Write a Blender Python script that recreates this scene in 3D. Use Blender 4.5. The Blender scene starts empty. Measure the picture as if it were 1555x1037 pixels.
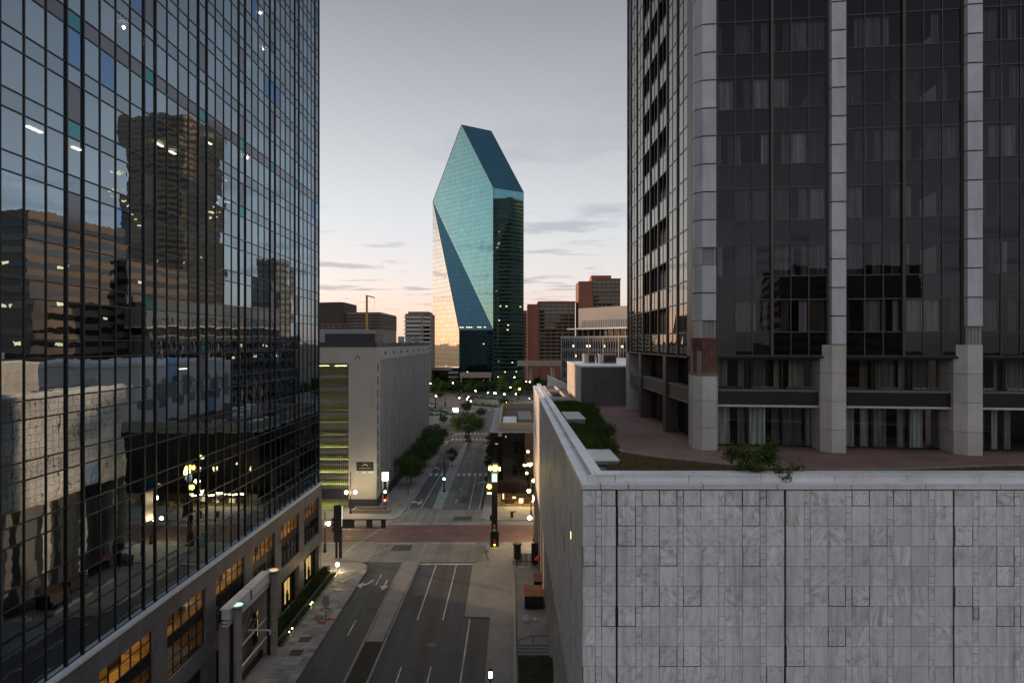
import bpy, bmesh, math, random
from mathutils import Vector, Matrix, Euler
R = math.radians
rnd = random.Random(7)
sc = bpy.context.scene
COL = sc.collection
F, CX, CY, H = 1037.0, 777.0, 520.0, 36.0

# ---------------------------------------------------------------- camera
cam = bpy.data.cameras.new('camera'); camo = bpy.data.objects.new('camera', cam); COL.objects.link(camo)
camo.location = (0, 0, H); camo.rotation_euler = (R(90), 0, 0)
cam.sensor_width = 36; cam.lens = 36 * F / 1555; cam.shift_y = 1.5 / 1555; cam.shift_x = 0.5 / 1555
cam.clip_start = .1; cam.clip_end = 20000
sc.camera = camo
# ---------------------------------------------------------------- sky, sun, exposure
SUN_EL, SUN_AZ = 6.0, -62.0
w = bpy.data.worlds.new('World'); sc.world = w; w.use_nodes = True
nt = w.node_tree; N = nt.nodes; L = nt.links
bg = N['Background']; bg.inputs[1].default_value = .15
sky = N.new('ShaderNodeTexSky'); sky.sky_type = 'NISHITA'; sky.sun_disc = False
sky.sun_elevation = R(SUN_EL); sky.sun_rotation = R(SUN_AZ)
sky.air_density = .6; sky.dust_density = 1.6; sky.ozone_density = 1.0
hs = N.new('ShaderNodeHueSaturation'); hs.inputs['Saturation'].default_value = .42
gm = N.new('ShaderNodeGamma'); gm.inputs[1].default_value = .28
L.new(sky.outputs[0], hs.inputs['Color']); L.new(hs.outputs[0], gm.inputs[0])
tc = N.new('ShaderNodeTexCoord'); sep = N.new('ShaderNodeSeparateXYZ'); L.new(tc.outputs['Generated'], sep.inputs[0])
def wmath(op, a, b=None, c=None):
    n = N.new('ShaderNodeMath'); n.operation = op
    for i, v in enumerate((a, b, c)):
        if v is None: continue
        if hasattr(v, 'type'): L.new(v, n.inputs[i])
        else: n.inputs[i].default_value = v
    return n.outputs[0]
def wramp(v, stops):
    n = N.new('ShaderNodeValToRGB'); L.new(v, n.inputs[0])
    e = n.color_ramp.elements
    while len(e) < len(stops): e.new(.5)
    for k, (p, c) in zip(e, stops): k.position = p; k.color = (c, c, c, 1) if not isinstance(c, tuple) else (*c, 1)
    return n.outputs[0]
# evening glow near the horizon: warm, stronger toward the sunset; the dome dims upward, then brightens out of view overhead, raised to light level surfaces
glow = wramp(sep.outputs[2], [(0, 1.0), (.035, .8), (.09, .28), (.17, 0)])
flat = N.new('ShaderNodeCombineXYZ'); L.new(sep.outputs[0], flat.inputs[0]); L.new(sep.outputs[1], flat.inputs[1])
nrmv = N.new('ShaderNodeVectorMath'); nrmv.operation = 'NORMALIZE'; L.new(flat.outputs[0], nrmv.inputs[0])
dotv = N.new('ShaderNodeVectorMath'); dotv.operation = 'DOT_PRODUCT'; L.new(nrmv.outputs[0], dotv.inputs[0]); dotv.inputs[1].default_value = (math.sin(R(SUN_AZ)), math.cos(R(SUN_AZ)), 0)
azf = wmath('MAXIMUM', wmath('MULTIPLY_ADD', dotv.outputs['Value'], .6, .4), .2)
dome = wramp(sep.outputs[2], [(0, (.94, .94, .94)), (.08, (.92, .92, .93)), (.2, (.8, .8, .81)), (.44, (.435, .443, .478)), (1, (.78, .8, .86))])
mixd = N.new('ShaderNodeMix'); mixd.data_type = 'RGBA'; mixd.blend_type = 'MULTIPLY'; mixd.inputs[0].default_value = 1
L.new(gm.outputs[0], mixd.inputs[6]); L.new(dome, mixd.inputs[7])
mixg = N.new('ShaderNodeMix'); mixg.data_type = 'RGBA'; mixg.blend_type = 'MULTIPLY'
L.new(wmath('MULTIPLY', glow, azf), mixg.inputs[0]); L.new(mixd.outputs[2], mixg.inputs[6]); mixg.inputs[7].default_value = (1.25, .74, .46, 1)
# thin streaky clouds low over the city
el = wmath('MAXIMUM', sep.outputs[2], .03)
cmb = N.new('ShaderNodeCombineXYZ')
L.new(wmath('DIVIDE', sep.outputs[0], el), cmb.inputs[0]); L.new(wmath('DIVIDE', sep.outputs[1], el), cmb.inputs[1])
nz = N.new('ShaderNodeTexNoise'); nz.inputs['Scale'].default_value = .75; nz.inputs['Detail'].default_value = 7; nz.inputs['Roughness'].default_value = .56
mp = N.new('ShaderNodeMapping'); mp.inputs['Location'].default_value = (12, 4, 0); L.new(cmb.outputs[0], mp.inputs[0]); L.new(mp.outputs[0], nz.inputs['Vector'])
band = wramp(sep.outputs[2], [(.03, 0.0), (.07, 1.0), (.16, .75), (.3, .18), (.6, .12)])
cl = wmath('MULTIPLY', wramp(nz.outputs[0], [(.55, 0.0), (.65, 1.0)]), band)
mixc = N.new('ShaderNodeMix'); mixc.data_type = 'RGBA'; mixc.blend_type = 'MULTIPLY'
L.new(wmath('MULTIPLY', cl, .75), mixc.inputs[0]); L.new(mixg.outputs[2], mixc.inputs[6]); mixc.inputs[7].default_value = (.5, .52, .58, 1)
L.new(mixc.outputs[2], bg.inputs[0])
sl = bpy.data.lights.new('sun', 'SUN'); sl.energy = .9; sl.angle = R(3); sl.color = (1, .62, .36)
so = bpy.data.objects.new('sun', sl); COL.objects.link(so)
sd = Vector((math.sin(R(SUN_AZ)) * math.cos(R(SUN_EL)), math.cos(R(SUN_AZ)) * math.cos(R(SUN_EL)), math.sin(R(SUN_EL))))
so.rotation_euler = sd.to_track_quat('Z', 'Y').to_euler(); so.location = sd * 50 + Vector((0, 0, 200))
vs = sc.view_settings; vs.view_transform = 'Standard'; vs.look = 'None'; vs.gamma = 1; vs.use_curve_mapping = False; vs.exposure = 2.23
sc.render.engine = 'CYCLES'; cy = sc.cycles
cy.max_bounces = 8; cy.diffuse_bounces = 3; cy.glossy_bounces = 4; cy.transmission_bounces = 4; cy.transparent_max_bounces = 12
cy.use_denoising = True; cy.sample_clamp_indirect = 6; cy.caustics_reflective = False; cy.caustics_refractive = False

# ---------------------------------------------------------------- helpers
def at(x, y, Y): return Vector(((x - CX) / F * Y, Y, H - (y - CY) / F * Y))
def gr(x, y, z=0.0):
    Y = F * (H - z) / (y - CY); return Vector(((x - CX) / F * Y, Y, z))
class MB:
    def __init__(s): s.v = []; s.f = []; s.uv = {}
    def face(s, pts):
        i = len(s.v); s.v += [tuple(p) for p in pts]; s.f.append(tuple(range(i, i + len(pts)))); return s
    def box(s, a, b):
        x0, y0, z0 = a; x1, y1, z1 = b; i = len(s.v)
        s.v += [(x0,y0,z0),(x1,y0,z0),(x1,y1,z0),(x0,y1,z0),(x0,y0,z1),(x1,y0,z1),(x1,y1,z1),(x0,y1,z1)]
        s.f += [tuple(i + k for k in q) for q in ((0,3,2,1),(4,5,6,7),(0,1,5,4),(1,2,6,5),(2,3,7,6),(3,0,4,7))]; return s
    def prism(s, poly, z0, z1):                      # poly counter-clockwise from above
        n = len(poly); i = len(s.v)
        s.v += [(p[0], p[1], z0) for p in poly] + [(p[0], p[1], z1) for p in poly]
        s.f += [tuple(i + k for k in range(n - 1, -1, -1)), tuple(i + n + k for k in range(n))]
        s.f += [(i + k, i + (k + 1) % n, i + n + (k + 1) % n, i + n + k) for k in range(n)]; return s
    def bar(s, p, q, wd, ht=None, up=(0, 0, 1)):     # box beam between two points
        p, q = Vector(p), Vector(q); d = (q - p).normalized(); up = Vector(up)
        if abs(d.dot(up)) > .98: up = Vector((1, 0, 0))
        a = d.cross(up).normalized() * wd / 2; b = a.cross(d).normalized() * (ht or wd) / 2; i = len(s.v)
        s.v += [tuple(o + x * a + y * b) for o in (p, q) for x, y in ((-1,-1),(1,-1),(1,1),(-1,1))]
        s.f += [tuple(i + k for k in f) for f in ((0,1,2,3),(7,6,5,4),(0,4,5,1),(1,5,6,2),(2,6,7,3),(3,7,4,0))]; return s
    def tube(s, p, q, r0, r1=None, n=8, cap=True):
        p, q = Vector(p), Vector(q); r1 = r0 if r1 is None else r1; d = (q - p).normalized()
        a = d.orthogonal().normalized(); b = d.cross(a); i = len(s.v)
        for o, r in ((p, r0), (q, r1)):
            s.v += [tuple(o + (a * math.cos(t) + b * math.sin(t)) * r) for t in [2 * math.pi * k / n for k in range(n)]]
        s.f += [(i + k, i + (k + 1) % n, i + n + (k + 1) % n, i + n + k) for k in range(n)]
        if cap: s.f += [tuple(i + k for k in range(n - 1, -1, -1)), tuple(i + n + k for k in range(n))]
        return s
    def lathe(s, c, prof, n=12):                     # prof: list of (r, z)
        i = len(s.v); c = Vector(c)
        for r, z in prof: s.v += [(c.x + r * math.cos(2*math.pi*k/n), c.y + r * math.sin(2*math.pi*k/n), c.z + z) for k in range(n)]
        for j in range(len(prof) - 1):
            for k in range(n): s.f.append((i+j*n+k, i+j*n+(k+1)%n, i+(j+1)*n+(k+1)%n, i+(j+1)*n+k))
        s.f += [tuple(i + k for k in range(n - 1, -1, -1)), tuple(i + (len(prof)-1)*n + k for k in range(n))]; return s
    def ball(s, c, r, n=10, m=6, sx=1, sy=1, sz=1):
        pr = [(max(r * math.sin(math.pi * k / m), r * .02), -r * math.cos(math.pi * k / m)) for k in range(m + 1)]
        return s.lathe(c, pr, n)
    def mesh(s, name, smooth=False):
        me = bpy.data.meshes.new(name); me.from_pydata(s.v, [], s.f); me.update()
        if smooth:
            for p in me.polygons: p.use_smooth = True
        return me
def box(a, b): return MB().box(a, b)
def obj(name, mb, mat, parent=None, world=True, label=None, kind=None, smooth=False, loc=None, cat=None, group=None):
    me = mb.mesh(name, smooth) if isinstance(mb, MB) else mb
    if mat is not None and not me.materials: me.materials.append(mat)
    o = bpy.data.objects.new(name, me); COL.objects.link(o)
    if parent is not None:
        o.parent = parent
        if world: o.location = -ROOTLOC(parent)
    if loc is not None: o.location = loc
    for k, v in (('label', label), ('kind', kind), ('category', cat), ('group', group)):
        if v: o[k] = v
    return o
WL = {}
def ROOTLOC(p): return WL.get(p.name, Vector((0, 0, 0)))
def thing(name, label, cat, loc=(0, 0, 0), group=None, rz=0, scale=1):
    o = bpy.data.objects.new(name, None); COL.objects.link(o); o.empty_display_size = .2
    o.location = loc; o.rotation_euler.z = rz; o.scale = (scale,) * 3; o['label'] = label; o['category'] = cat
    if group: o['group'] = group
    WL[o.name] = Vector(loc); return o
def struct(name, mb, mat, **k): return obj(name, mb, mat, kind='structure', **k)
def dup(root, loc, rz=0, scale=1, label=None, group=None):
    r = root.copy(); COL.objects.link(r); r.location = loc; r.rotation_euler.z = rz; r.scale = (scale,) * 3
    if label: r['label'] = label
    if group: r['group'] = group
    for ch in list(root.children):
        c = ch.copy(); COL.objects.link(c); c.parent = r
        for g in list(ch.children):
            d = g.copy(); COL.objects.link(d); d.parent = c
    return r
# ---- materials
class NB:
    def __init__(s, name):
        s.m = bpy.data.materials.new(name); s.m.use_nodes = True; s.t = s.m.node_tree; s.t.nodes.clear()
        s.out = s.n('ShaderNodeOutputMaterial')
    def n(s, t, **k):
        x = s.t.nodes.new(t)
        for a, b in k.items(): setattr(x, a, b)
        return x
    def l(s, a, b): s.t.links.new(a, b)
    def put(s, node, i, v):
        if hasattr(v, 'type') and hasattr(v, 'links'): s.l(v, node.inputs[i])
        elif isinstance(v, tuple) and len(v) == 3: node.inputs[i].default_value = (*v, 1) if node.inputs[i].type == 'RGBA' else v
        else: node.inputs[i].default_value = v
    def mt(s, op, a, b=0.0, c=0.0):
        x = s.n('ShaderNodeMath', operation=op); s.put(x, 0, a); s.put(x, 1, b); s.put(x, 2, c); return x.outputs[0]
    def mix(s, f, a, b, mode='MIX'):
        x = s.n('ShaderNodeMix', data_type='RGBA', blend_type=mode); s.put(x, 0, f); s.put(x, 6, a); s.put(x, 7, b); return x.outputs[2]
    def noise(s, vec, scale, detail=4, rough=.55):
        x = s.n('ShaderNodeTexNoise'); x.inputs['Scale'].default_value = scale; x.inputs['Detail'].default_value = detail; x.inputs['Roughness'].default_value = rough
        if vec is not None: s.l(vec, x.inputs['Vector'])
        return x.outputs[0]
    def ramp(s, v, stops):
        x = s.n('ShaderNodeValToRGB'); s.l(v, x.inputs[0]); e = x.color_ramp.elements
        while len(e) < len(stops): e.new(.5)
        for k, (p, c) in zip(e, stops): k.position = p; k.color = (c, c, c, 1) if not isinstance(c, tuple) else (*c, 1)
        return x.outputs[0]
    def pos(s): return s.n('ShaderNodeNewGeometry').outputs['Position']
    def rand(s):
        a = s.n('ShaderNodeObjectInfo').outputs['Random']; b = s.n('ShaderNodeNewGeometry').outputs['Random Per Island']
        return s.mt('FRACT', s.mt('ADD', a, b))
    def mapping(s, vec, scale=(1, 1, 1), rot=(0, 0, 0), loc=(0, 0, 0)):
        x = s.n('ShaderNodeMapping'); s.l(vec, x.inputs[0]); s.put(x, 1, loc); s.put(x, 2, rot); s.put(x, 3, scale); return x.outputs[0]
    def bump(s, h, dist, strength=1.0):
        x = s.n('ShaderNodeBump'); x.inputs['Strength'].default_value = strength; x.inputs['Distance'].default_value = dist; s.l(h, x.inputs['Height']); return x.outputs[0]
    def done(s, sh): s.l(sh, s.out.inputs[0]); return s.m
    def principled(s, col, rough=.7, metal=0.0, nrm=None, spec=.5):
        p = s.n('ShaderNodeBsdfPrincipled'); s.put(p, 'Base Color', col); s.put(p, 'Roughness', rough); s.put(p, 'Metallic', metal); p.inputs['Specular IOR Level'].default_value = spec
        if nrm is not None: s.l(nrm, p.inputs['Normal'])
        return p.outputs[0]
def pm(name, col, rough=.75, var=.25, scale=.6, fine=8.0, bumpd=.004, metal=0.0, rv=.15, stain=0.0, spec=.5):
    b = NB(name); p = b.pos()
    a = b.noise(p, scale, 5, .6); c = b.noise(p, fine, 3)
    k = b.mt('ADD', b.mt('MULTIPLY', a, .65), b.mt('MULTIPLY', c, .35))
    k = b.ramp(k, [(.3, 1 - var), (.7, 1 + var)])
    colr = b.mix(1.0, col, k, 'MULTIPLY')
    if rv: colr = b.mix(1.0, colr, b.ramp(b.rand(), [(0, 1 - rv), (1, 1 + rv)]), 'MULTIPLY')
    if stain:
        st = b.noise(b.mapping(p, (1.3, 1.3, .12)), 1.0, 5, .65)
        colr = b.mix(b.mt('MULTIPLY', b.ramp(st, [(.5, 0.0), (.75, 1.0)]), stain), colr, (col[0] * .4, col[1] * .39, col[2] * .37))
    ro = b.mt('ADD', rough - .08, b.mt('MULTIPLY', c, .16))
    return b.done(b.principled(colr, ro, metal, b.bump(c, bumpd), spec))
def emit(name, col, st):
    b = NB(name); e = b.n('ShaderNodeEmission'); b.put(e, 0, col); e.inputs[1].default_value = st; return b.done(e.outputs[0])
def glass(name, ior, refl, trans, wave=.006, wscale=.55, rough=.0, back=None, rv=0.0, tintb=None):
    """coated architectural glass: Fresnel mirror over a tinted see-through (or opaque dark) pane"""
    b = NB(name); p = b.pos(); h = b.noise(p, wscale, 3, .5)
    nrm = b.bump(h, wave) if wave else None
    fr = b.n('ShaderNodeFresnel'); fr.inputs[0].default_value = ior
    if nrm: b.l(nrm, fr.inputs['Normal'])
    g = b.n('ShaderNodeBsdfAnisotropic'); rc = refl
    if rv or tintb:
        r = b.rand(); rc = b.mix(1.0, refl, b.ramp(r, [(0, 1 - rv), (1, 1 + rv)]), 'MULTIPLY')
        if tintb: rc = b.mix(b.ramp(b.mt('FRACT', b.mt('MULTIPLY', r, 17.3)), [(tintb[0], 0.0), (tintb[0] + .005, 1.0)]), rc, tintb[1])
    b.put(g, 0, rc); g.inputs[1].default_value = rough
    if nrm: b.l(nrm, g.inputs['Normal'])
    if back is None:
        t = b.n('ShaderNodeBsdfTransparent'); b.put(t, 0, trans)
    else:
        t = b.n('ShaderNodeBsdfDiffuse'); b.put(t, 0, back)
    mx = b.n('ShaderNodeMixShader'); b.l(fr.outputs[0], mx.inputs[0]); b.l(t.outputs[0], mx.inputs[1]); b.l(g.outputs[0], mx.inputs[2])
    return b.done(mx.outputs[0])
def marble(name, base=(.78, .765, .775), amt=.26):
    b = NB(name); p = b.pos(); r = b.rand(); r2 = b.mt('FRACT', b.mt('MULTIPLY', r, 37.7))
    rot = b.n('ShaderNodeCombineXYZ'); ang = b.mt('SUBTRACT', b.mt('MULTIPLY', r2, 1.9), .95); b.l(ang, rot.inputs[1]); b.l(ang, rot.inputs[0])
    off = b.n('ShaderNodeCombineXYZ'); b.l(b.mt('MULTIPLY', r, 91.0), off.inputs[0]); b.l(b.mt('MULTIPLY', r2, 53.0), off.inputs[2])
    mpn = b.n('ShaderNodeMapping'); b.l(p, mpn.inputs[0]); b.l(off.outputs[0], mpn.inputs[1]); b.l(rot.outputs[0], mpn.inputs[2])
    mpn2 = b.n('ShaderNodeMapping'); b.l(mpn.outputs[0], mpn2.inputs[0]); mpn2.inputs[3].default_value = (4.5, 4.5, .55)
    v = b.noise(mpn2.outputs[0], 1.0, 6, .62); big = b.noise(p, .25, 4, .6); fine = b.noise(p, 14, 3)
    k = b.ramp(v, [(.3, 1 - amt * 2.2), (.42, 1 - amt * .7), (.5, 1.0), (.68, 1 + amt)])
    r3 = b.mt('FRACT', b.mt('MULTIPLY', r, 71.3)); k = b.mix(b.ramp(r3, [(0, .2), (.6, .6), (1, 1.0)]), (1, 1, 1), k)
    c = b.mix(1.0, base, k, 'MULTIPLY'); c = b.mix(1.0, c, b.ramp(r, [(0, .84), (.15, .95), (.85, 1.01), (1, 1.07)]), 'MULTIPLY')
    c = b.mix(1.0, c, b.ramp(big, [(.3, .88), (.7, 1.1)]), 'MULTIPLY')
    st = b.noise(b.mapping(p, (2.2, 2.2, .16)), 1.0, 5, .7)
    c = b.mix(b.mt('MULTIPLY', b.ramp(st, [(.5, 0.0), (.72, 1.0)]), .62), c, (.3, .285, .28))
    return b.done(b.principled(c, b.mt('ADD', .42, b.mt('MULTIPLY', fine, .2)), 0, b.bump(v, .003)))

M = {}
M['asphalt'] = None
def asphalt(name, base, band=True):
    b = NB(name); p = b.pos(); f = b.noise(p, 25, 3); g = b.noise(p, .15, 5, .6); wv = b.noise(b.mapping(p, (.9, .02, 1)), 1.0, 3, .5); cr = b.noise(b.mapping(p, (.35, .35, 1)), 1.0, 8, .7)
    k = b.mt('ADD', b.mt('MULTIPLY', f, .25), b.mt('ADD', b.mt('MULTIPLY', g, .4), b.mt('MULTIPLY', wv, .35)))
    c = b.mix(1.0, base, b.ramp(k, [(.36, .55), (.64, 1.45)]), 'MULTIPLY')
    crk = b.ramp(b.mt('ABSOLUTE', b.mt('SUBTRACT', cr, .5)), [(0, .62), (.006, .9), (.012, 1.0)])
    c = b.mix(1.0, c, crk, 'MULTIPLY')
    return b.done(b.principled(c, b.mt('ADD', .62, b.mt('MULTIPLY', g, .25)), 0, b.bump(f, .004)))
M['asphalt'] = asphalt('asphalt', (.06, .062, .069))
M['asphalt_far'] = asphalt('asphalt_worn', (.11, .107, .105))
M['concrete_road'] = asphalt('concrete_road', (.2, .188, .172))
M['lot'] = asphalt('concrete_lot', (.2, .195, .19))
M['pave'] = pm('sidewalk_concrete', (.25, .24, .23), .8, .28, .35, 6, .003, rv=0, stain=0)
M['slab'] = pm('paving_slab', (.25, .245, .24), .75, .2, .5, 7, .003, rv=.3)
M['kerb'] = pm('kerb_stone', (.21, .195, .175), .8, .3, .5, 5)
M['brickband'] = None
def brickpave(name, c1, c2, sx=2.2):
    b = NB(name); p = b.pos()
    t = b.n('ShaderNodeTexBrick'); b.l(b.mapping(p, (sx, sx, 1)), t.inputs[0]); b.put(t, 'Color1', c1); b.put(t, 'Color2', c2); b.put(t, 'Mortar', (.06, .05, .045)); t.inputs['Scale'].default_value = 2; t.inputs['Mortar Size'].default_value = .018
    g = b.noise(p, .3, 5, .6); s2 = b.noise(p, 1.7, 5, .65)
    c = b.mix(1.0, t.outputs[0], b.ramp(g, [(.3, .68), (.7, 1.3)]), 'MULTIPLY'); c = b.mix(b.mt('MULTIPLY', b.ramp(s2, [(.56, 0.0), (.72, 1.0)]), .45), c, (.2, .17, .16))
    return b.done(b.principled(c, .75, 0, b.bump(t.outputs['Fac'], -.003)))
M['brickband'] = brickpave('brick_paving', (.2, .082, .068), (.16, .072, .06))
M['terrace'] = brickpave('terrace_brick', (.28, .155, .13), (.21, .125, .11), 3)
b = NB('worn_road_paint'); p_ = b.pos(); n1 = b.noise(p_, 2.2, 6, .7); n2 = b.noise(p_, .4, 3)
wr = b.ramp(b.mt('ADD', b.mt('MULTIPLY', n1, .6), b.mt('MULTIPLY', n2, .4)), [(.44, 0.0), (.6, 1.0)])
M['paint'] = b.done(b.principled(b.mix(wr, (.62, .62, .6), (.3, .295, .29)), .75))
M['yellow_paint'] = pm('faded_yellow_paint', (.4, .33, .17), .75, .3, 1.5, 12, .001, rv=0)
M['steel'] = pm('rail_steel', (.12, .1, .09), .4, .3, 1, 8, .001, .8)
M['dark_metal'] = pm('dark_metal', (.018, .018, .02), .45, .25, 1.2, 9, .001, .3, rv=.1)
M['mullion'] = pm('mullion_metal', (.035, .036, .038), .4, .2, .8, 8, .001, .5, rv=.2)
M['bronze'] = pm('bronze_trim', (.09, .075, .062), .42, .25, .8, 9, .001, .5, rv=.15)
M['bronze_dark'] = pm('bronze_black_panel', (.02, .018, .018), .35, .3, .5, 9, .001, .4, rv=.2)
M['granite'] = pm('granite', (.15, .15, .16), .5, .25, .7, 22, .002, rv=.14, stain=.3)
M['granite_light'] = pm('pale_granite', (.3, .27, .25), .6, .25, .8, 20, .002, rv=.1, stain=.3)
M['silver'] = pm('silver_cladding', (.78, .82, .87), .4, .1, .6, 7, .001, .15, rv=.05)
M['greencopper'] = pm('green_copper_dish', (.22, .36, .31), .5, .2, 2, 9, .001)
M['marble'] = marble('marble_panel')
M['backing'] = pm('joint_backing', (.035, .033, .032), .9, .2)
M['coping'] = pm('white_metal_coping', (.8, .81, .83), .42, .1, .6, 6, .001, .15, rv=.07, stain=.35)
M['coltile'] = pm('column_tile', (.6, .61, .65), .5, .16, .8, 9, .002, rv=.1, stain=.45)
M['colstone'] = pm('column_stone', (.56, .53, .5), .65, .18, .6, 9, .003, rv=.09, stain=.3)
M['redbrick'] = brickpave('exposed_brick', (.2, .07, .05), (.15, .055, .04), 4)
M['curtain'] = None
def curtain(name, col):
    b = NB(name); p = b.pos(); n1 = b.noise(b.mapping(p, (9, 9, .15)), 1.0, 3)
    r = b.n('ShaderNodeObjectInfo').outputs['Random']
    c = b.mix(1.0, col, b.ramp(n1, [(.35, .35), (.65, 1.2)]), 'MULTIPLY'); c = b.mix(1.0, c, b.ramp(r, [(0, .25), (.6, .8), (1, 1.5)]), 'MULTIPLY')
    return b.done(b.principled(c, .9, 0, b.bump(n1, .05)))
M['curtain'] = curtain('curtain_cloth', (.62, .6, .6)); M['curtain_pale'] = curtain('pale_curtain_cloth', (.62, .68, .64)); M['curtain_tan'] = curtain('tan_board', (.5, .36, .22))
M['inside'] = pm('dark_interior', (.05, .048, .045), .9, .2)
M['ceiling'] = pm('interior_ceiling', (.3, .28, .25), .9, .1)
M['warmroom'] = pm('warm_room_wall', (.42, .3, .13), .85, .6, .55, 3)
M['tower_glass'] = glass('tower_glass', 4.6, (.68, .86, 1.0), (.16, .17, .18), .0075, .33, rv=.1, tintb=(.955, (.35, .6, 1.0)))
M['spandrel_glass'] = glass('spandrel_glass', 4.0, (.66, .84, 1.0), (.1, .1, .1), .0075, .33, rv=.12, back=(.012, .014, .018))
M['grey_spandrel'] = glass('grey_spandrel_panel', 2.2, (.8, .84, .95), (.1, .1, .1), .008, .5, rough=.12, rv=.1, back=(.03, .033, .04))
M['teal_glass'] = glass('teal_pane', 3.0, (.3, .75, .85), (.1, .1, .1), .006, .5, back=(.01, .05, .06))
M['hotel_glass'] = glass('bronze_glass', 1.42, (.85, .9, 1.0), (.55, .55, .57), .0012, .7, rv=.1)
M['hotel_spandrel'] = glass('bronze_spandrel_glass', 1.42, (.85, .9, 1.0), (0, 0, 0), .0012, .7, rv=.1, back=(.007, .007, .008))
M['west_glass'] = glass('west_bronze_glass', 3.0, (1, .96, .9), (.3, .28, .26), .004, .7, rv=.06)
M['west_spandrel'] = glass('west_bronze_spandrel', 3.0, (1, .96, .9), (0, 0, 0), .004, .7, rv=.06, back=(.01, .009, .008))
M['shop_glass'] = glass('clear_glass', 1.5, (1, 1, 1), (.78, .74, .66), .002)
M['lobby_glass'] = glass('lobby_glass', 1.5, (1, 1, 1), (.78, .8, .78), .002)
M['black_glass'] = glass('black_glass', 1.9, (.9, .85, .8), (0, 0, 0), .004, .4, back=(.006, .005, .004), rv=.2)
M['white_wall'] = pm('painted_white_wall', (.36, .355, .35), .8, .1, .2, 4, .002, rv=0, stain=.18)
M['screen'] = None
def perforated(name, col):
    b = NB(name); p = b.pos(); sp = b.n('ShaderNodeSeparateXYZ'); b.l(p, sp.inputs[0])
    a = b.mt('FRACT', b.mt('MULTIPLY', sp.outputs[1], 1.1)); c = b.mt('FRACT', b.mt('MULTIPLY', sp.outputs[2], 1.6))
    k = b.mt('MULTIPLY', b.mt('GREATER_THAN', a, .4), b.mt('GREATER_THAN', c, .4)); n = b.noise(p, .3, 4)
    cc = b.mix(b.mt('MULTIPLY', k, .62), col, (.05, .05, .05)); cc = b.mix(1.0, cc, b.ramp(n, [(.3, .85), (.7, 1.12)]), 'MULTIPLY')
    return b.done(b.principled(cc, .8, 0, b.bump(k, -.06)))
M['screen'] = perforated('perforated_screen', (.3, .295, .3))
M['navy'] = pm('navy_paint', (.022, .024, .042), .5, .15, .5, 8, .001)
M['roofgrey'] = pm('roof_gravel', (.2, .19, .18), .9, .3, .5, 6)
M['shopglow'] = emit('shop_display_glow', (1, .74, .4), .9)
M['redtag'] = pm('red_tag', (.5, .03, .02), .5)
M['tube'] = emit('garage_tube_light', (.8, .85, .22), 3.4)
M['warm'] = emit('warm_lamp', (1, .62, .22), 38)
M['warmpanel'] = emit('warm_ceiling_light', (1, .62, .22), 1.5)
M['officelight'] = emit('office_light', (1, .8, .55), 5)
M['spot'] = emit('office_downlight', (1, .85, .65), 40)
M['globe'] = emit('lamp_globe', (1, .74, .38), 22)
M['smallglobe'] = emit('far_lamp_globe', (1, .82, .45), 9)
M['amber'] = emit('amber_signal', (1, .62, .03), 12)
M['green'] = emit('green_signal', (.2, 1, .75), 10)
M['red'] = emit('red_signal', (1, .09, .03), 6)
M['litbox'] = emit('lit_panel', (1, .95, .65), 1.6)
M['whitebox'] = emit('lit_white_panel', (.8, .95, .9), .22)
M['black'] = pm('black_paint', (.012, .012, .013), .5, .2)
M['white'] = pm('white_paint', (.68, .68, .67), .6, .12, .8, 8, .001)
M['yellow'] = pm('yellow_steel', (.5, .25, .02), .5, .2)
M['orange'] = pm('orange_plastic', (.6, .1, .04), .5, .2)
M['rust'] = pm('rusted_lid', (.2, .075, .035), .8, .5, 1.2, 8, .01)
M['soil'] = pm('planter_soil', (.03, .025, .02), .95, .4, .9, 6, .03)
M['brown'] = pm('brown_concrete', (.22, .16, .12), .8, .18, .1, 2, rv=.06)
M['browndk'] = pm('dark_louvre', (.06, .045, .035), .8, .2)
M['gold'] = pm('sandstone_gold', (.4, .26, .12), .8, .15, .1, 2)
M['arch_stone'] = pm('white_arch_stone', (.74, .72, .68), .8, .12, .2, 3)
M['arch_shade'] = pm('arch_recess_shade_tone', (.26, .25, .23), .85, .12, .2, 3)  # the white stone darkened, recess shade painted on flat arch faces
M['hotel_mullion'] = pm('hotel_mullion_metal', (.075, .07, .066), .45, .2, .8, 8, .001, .3)
M['tan'] = pm('tan_concrete', (.3, .25, .2), .8, .2, .1, 2)
M['brick_far'] = pm('red_brick_wall', (.3, .12, .075), .85, .14, .08, 2, rv=.05)
M['winfar'] = glass('far_window_glass', 1.7, (.9, .9, .9), (0, 0, 0), .003, .3, back=(.022, .02, .018), rv=.3)
M['gov'] = pm('grey_panel', (.27, .27, .27), .7, .12, .1, 2)
M['bluepanel'] = pm('blue_grey_panel', (.14, .18, .21), .5, .2, .3, 2, rv=.3)
M['beige'] = pm('beige_fascia', (.36, .31, .22), .8, .15, .3, 3)
M['roofred'] = pm('brown_roof', (.11, .07, .055), .9, .25, .4, 4)
M['leaf'] = None
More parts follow.
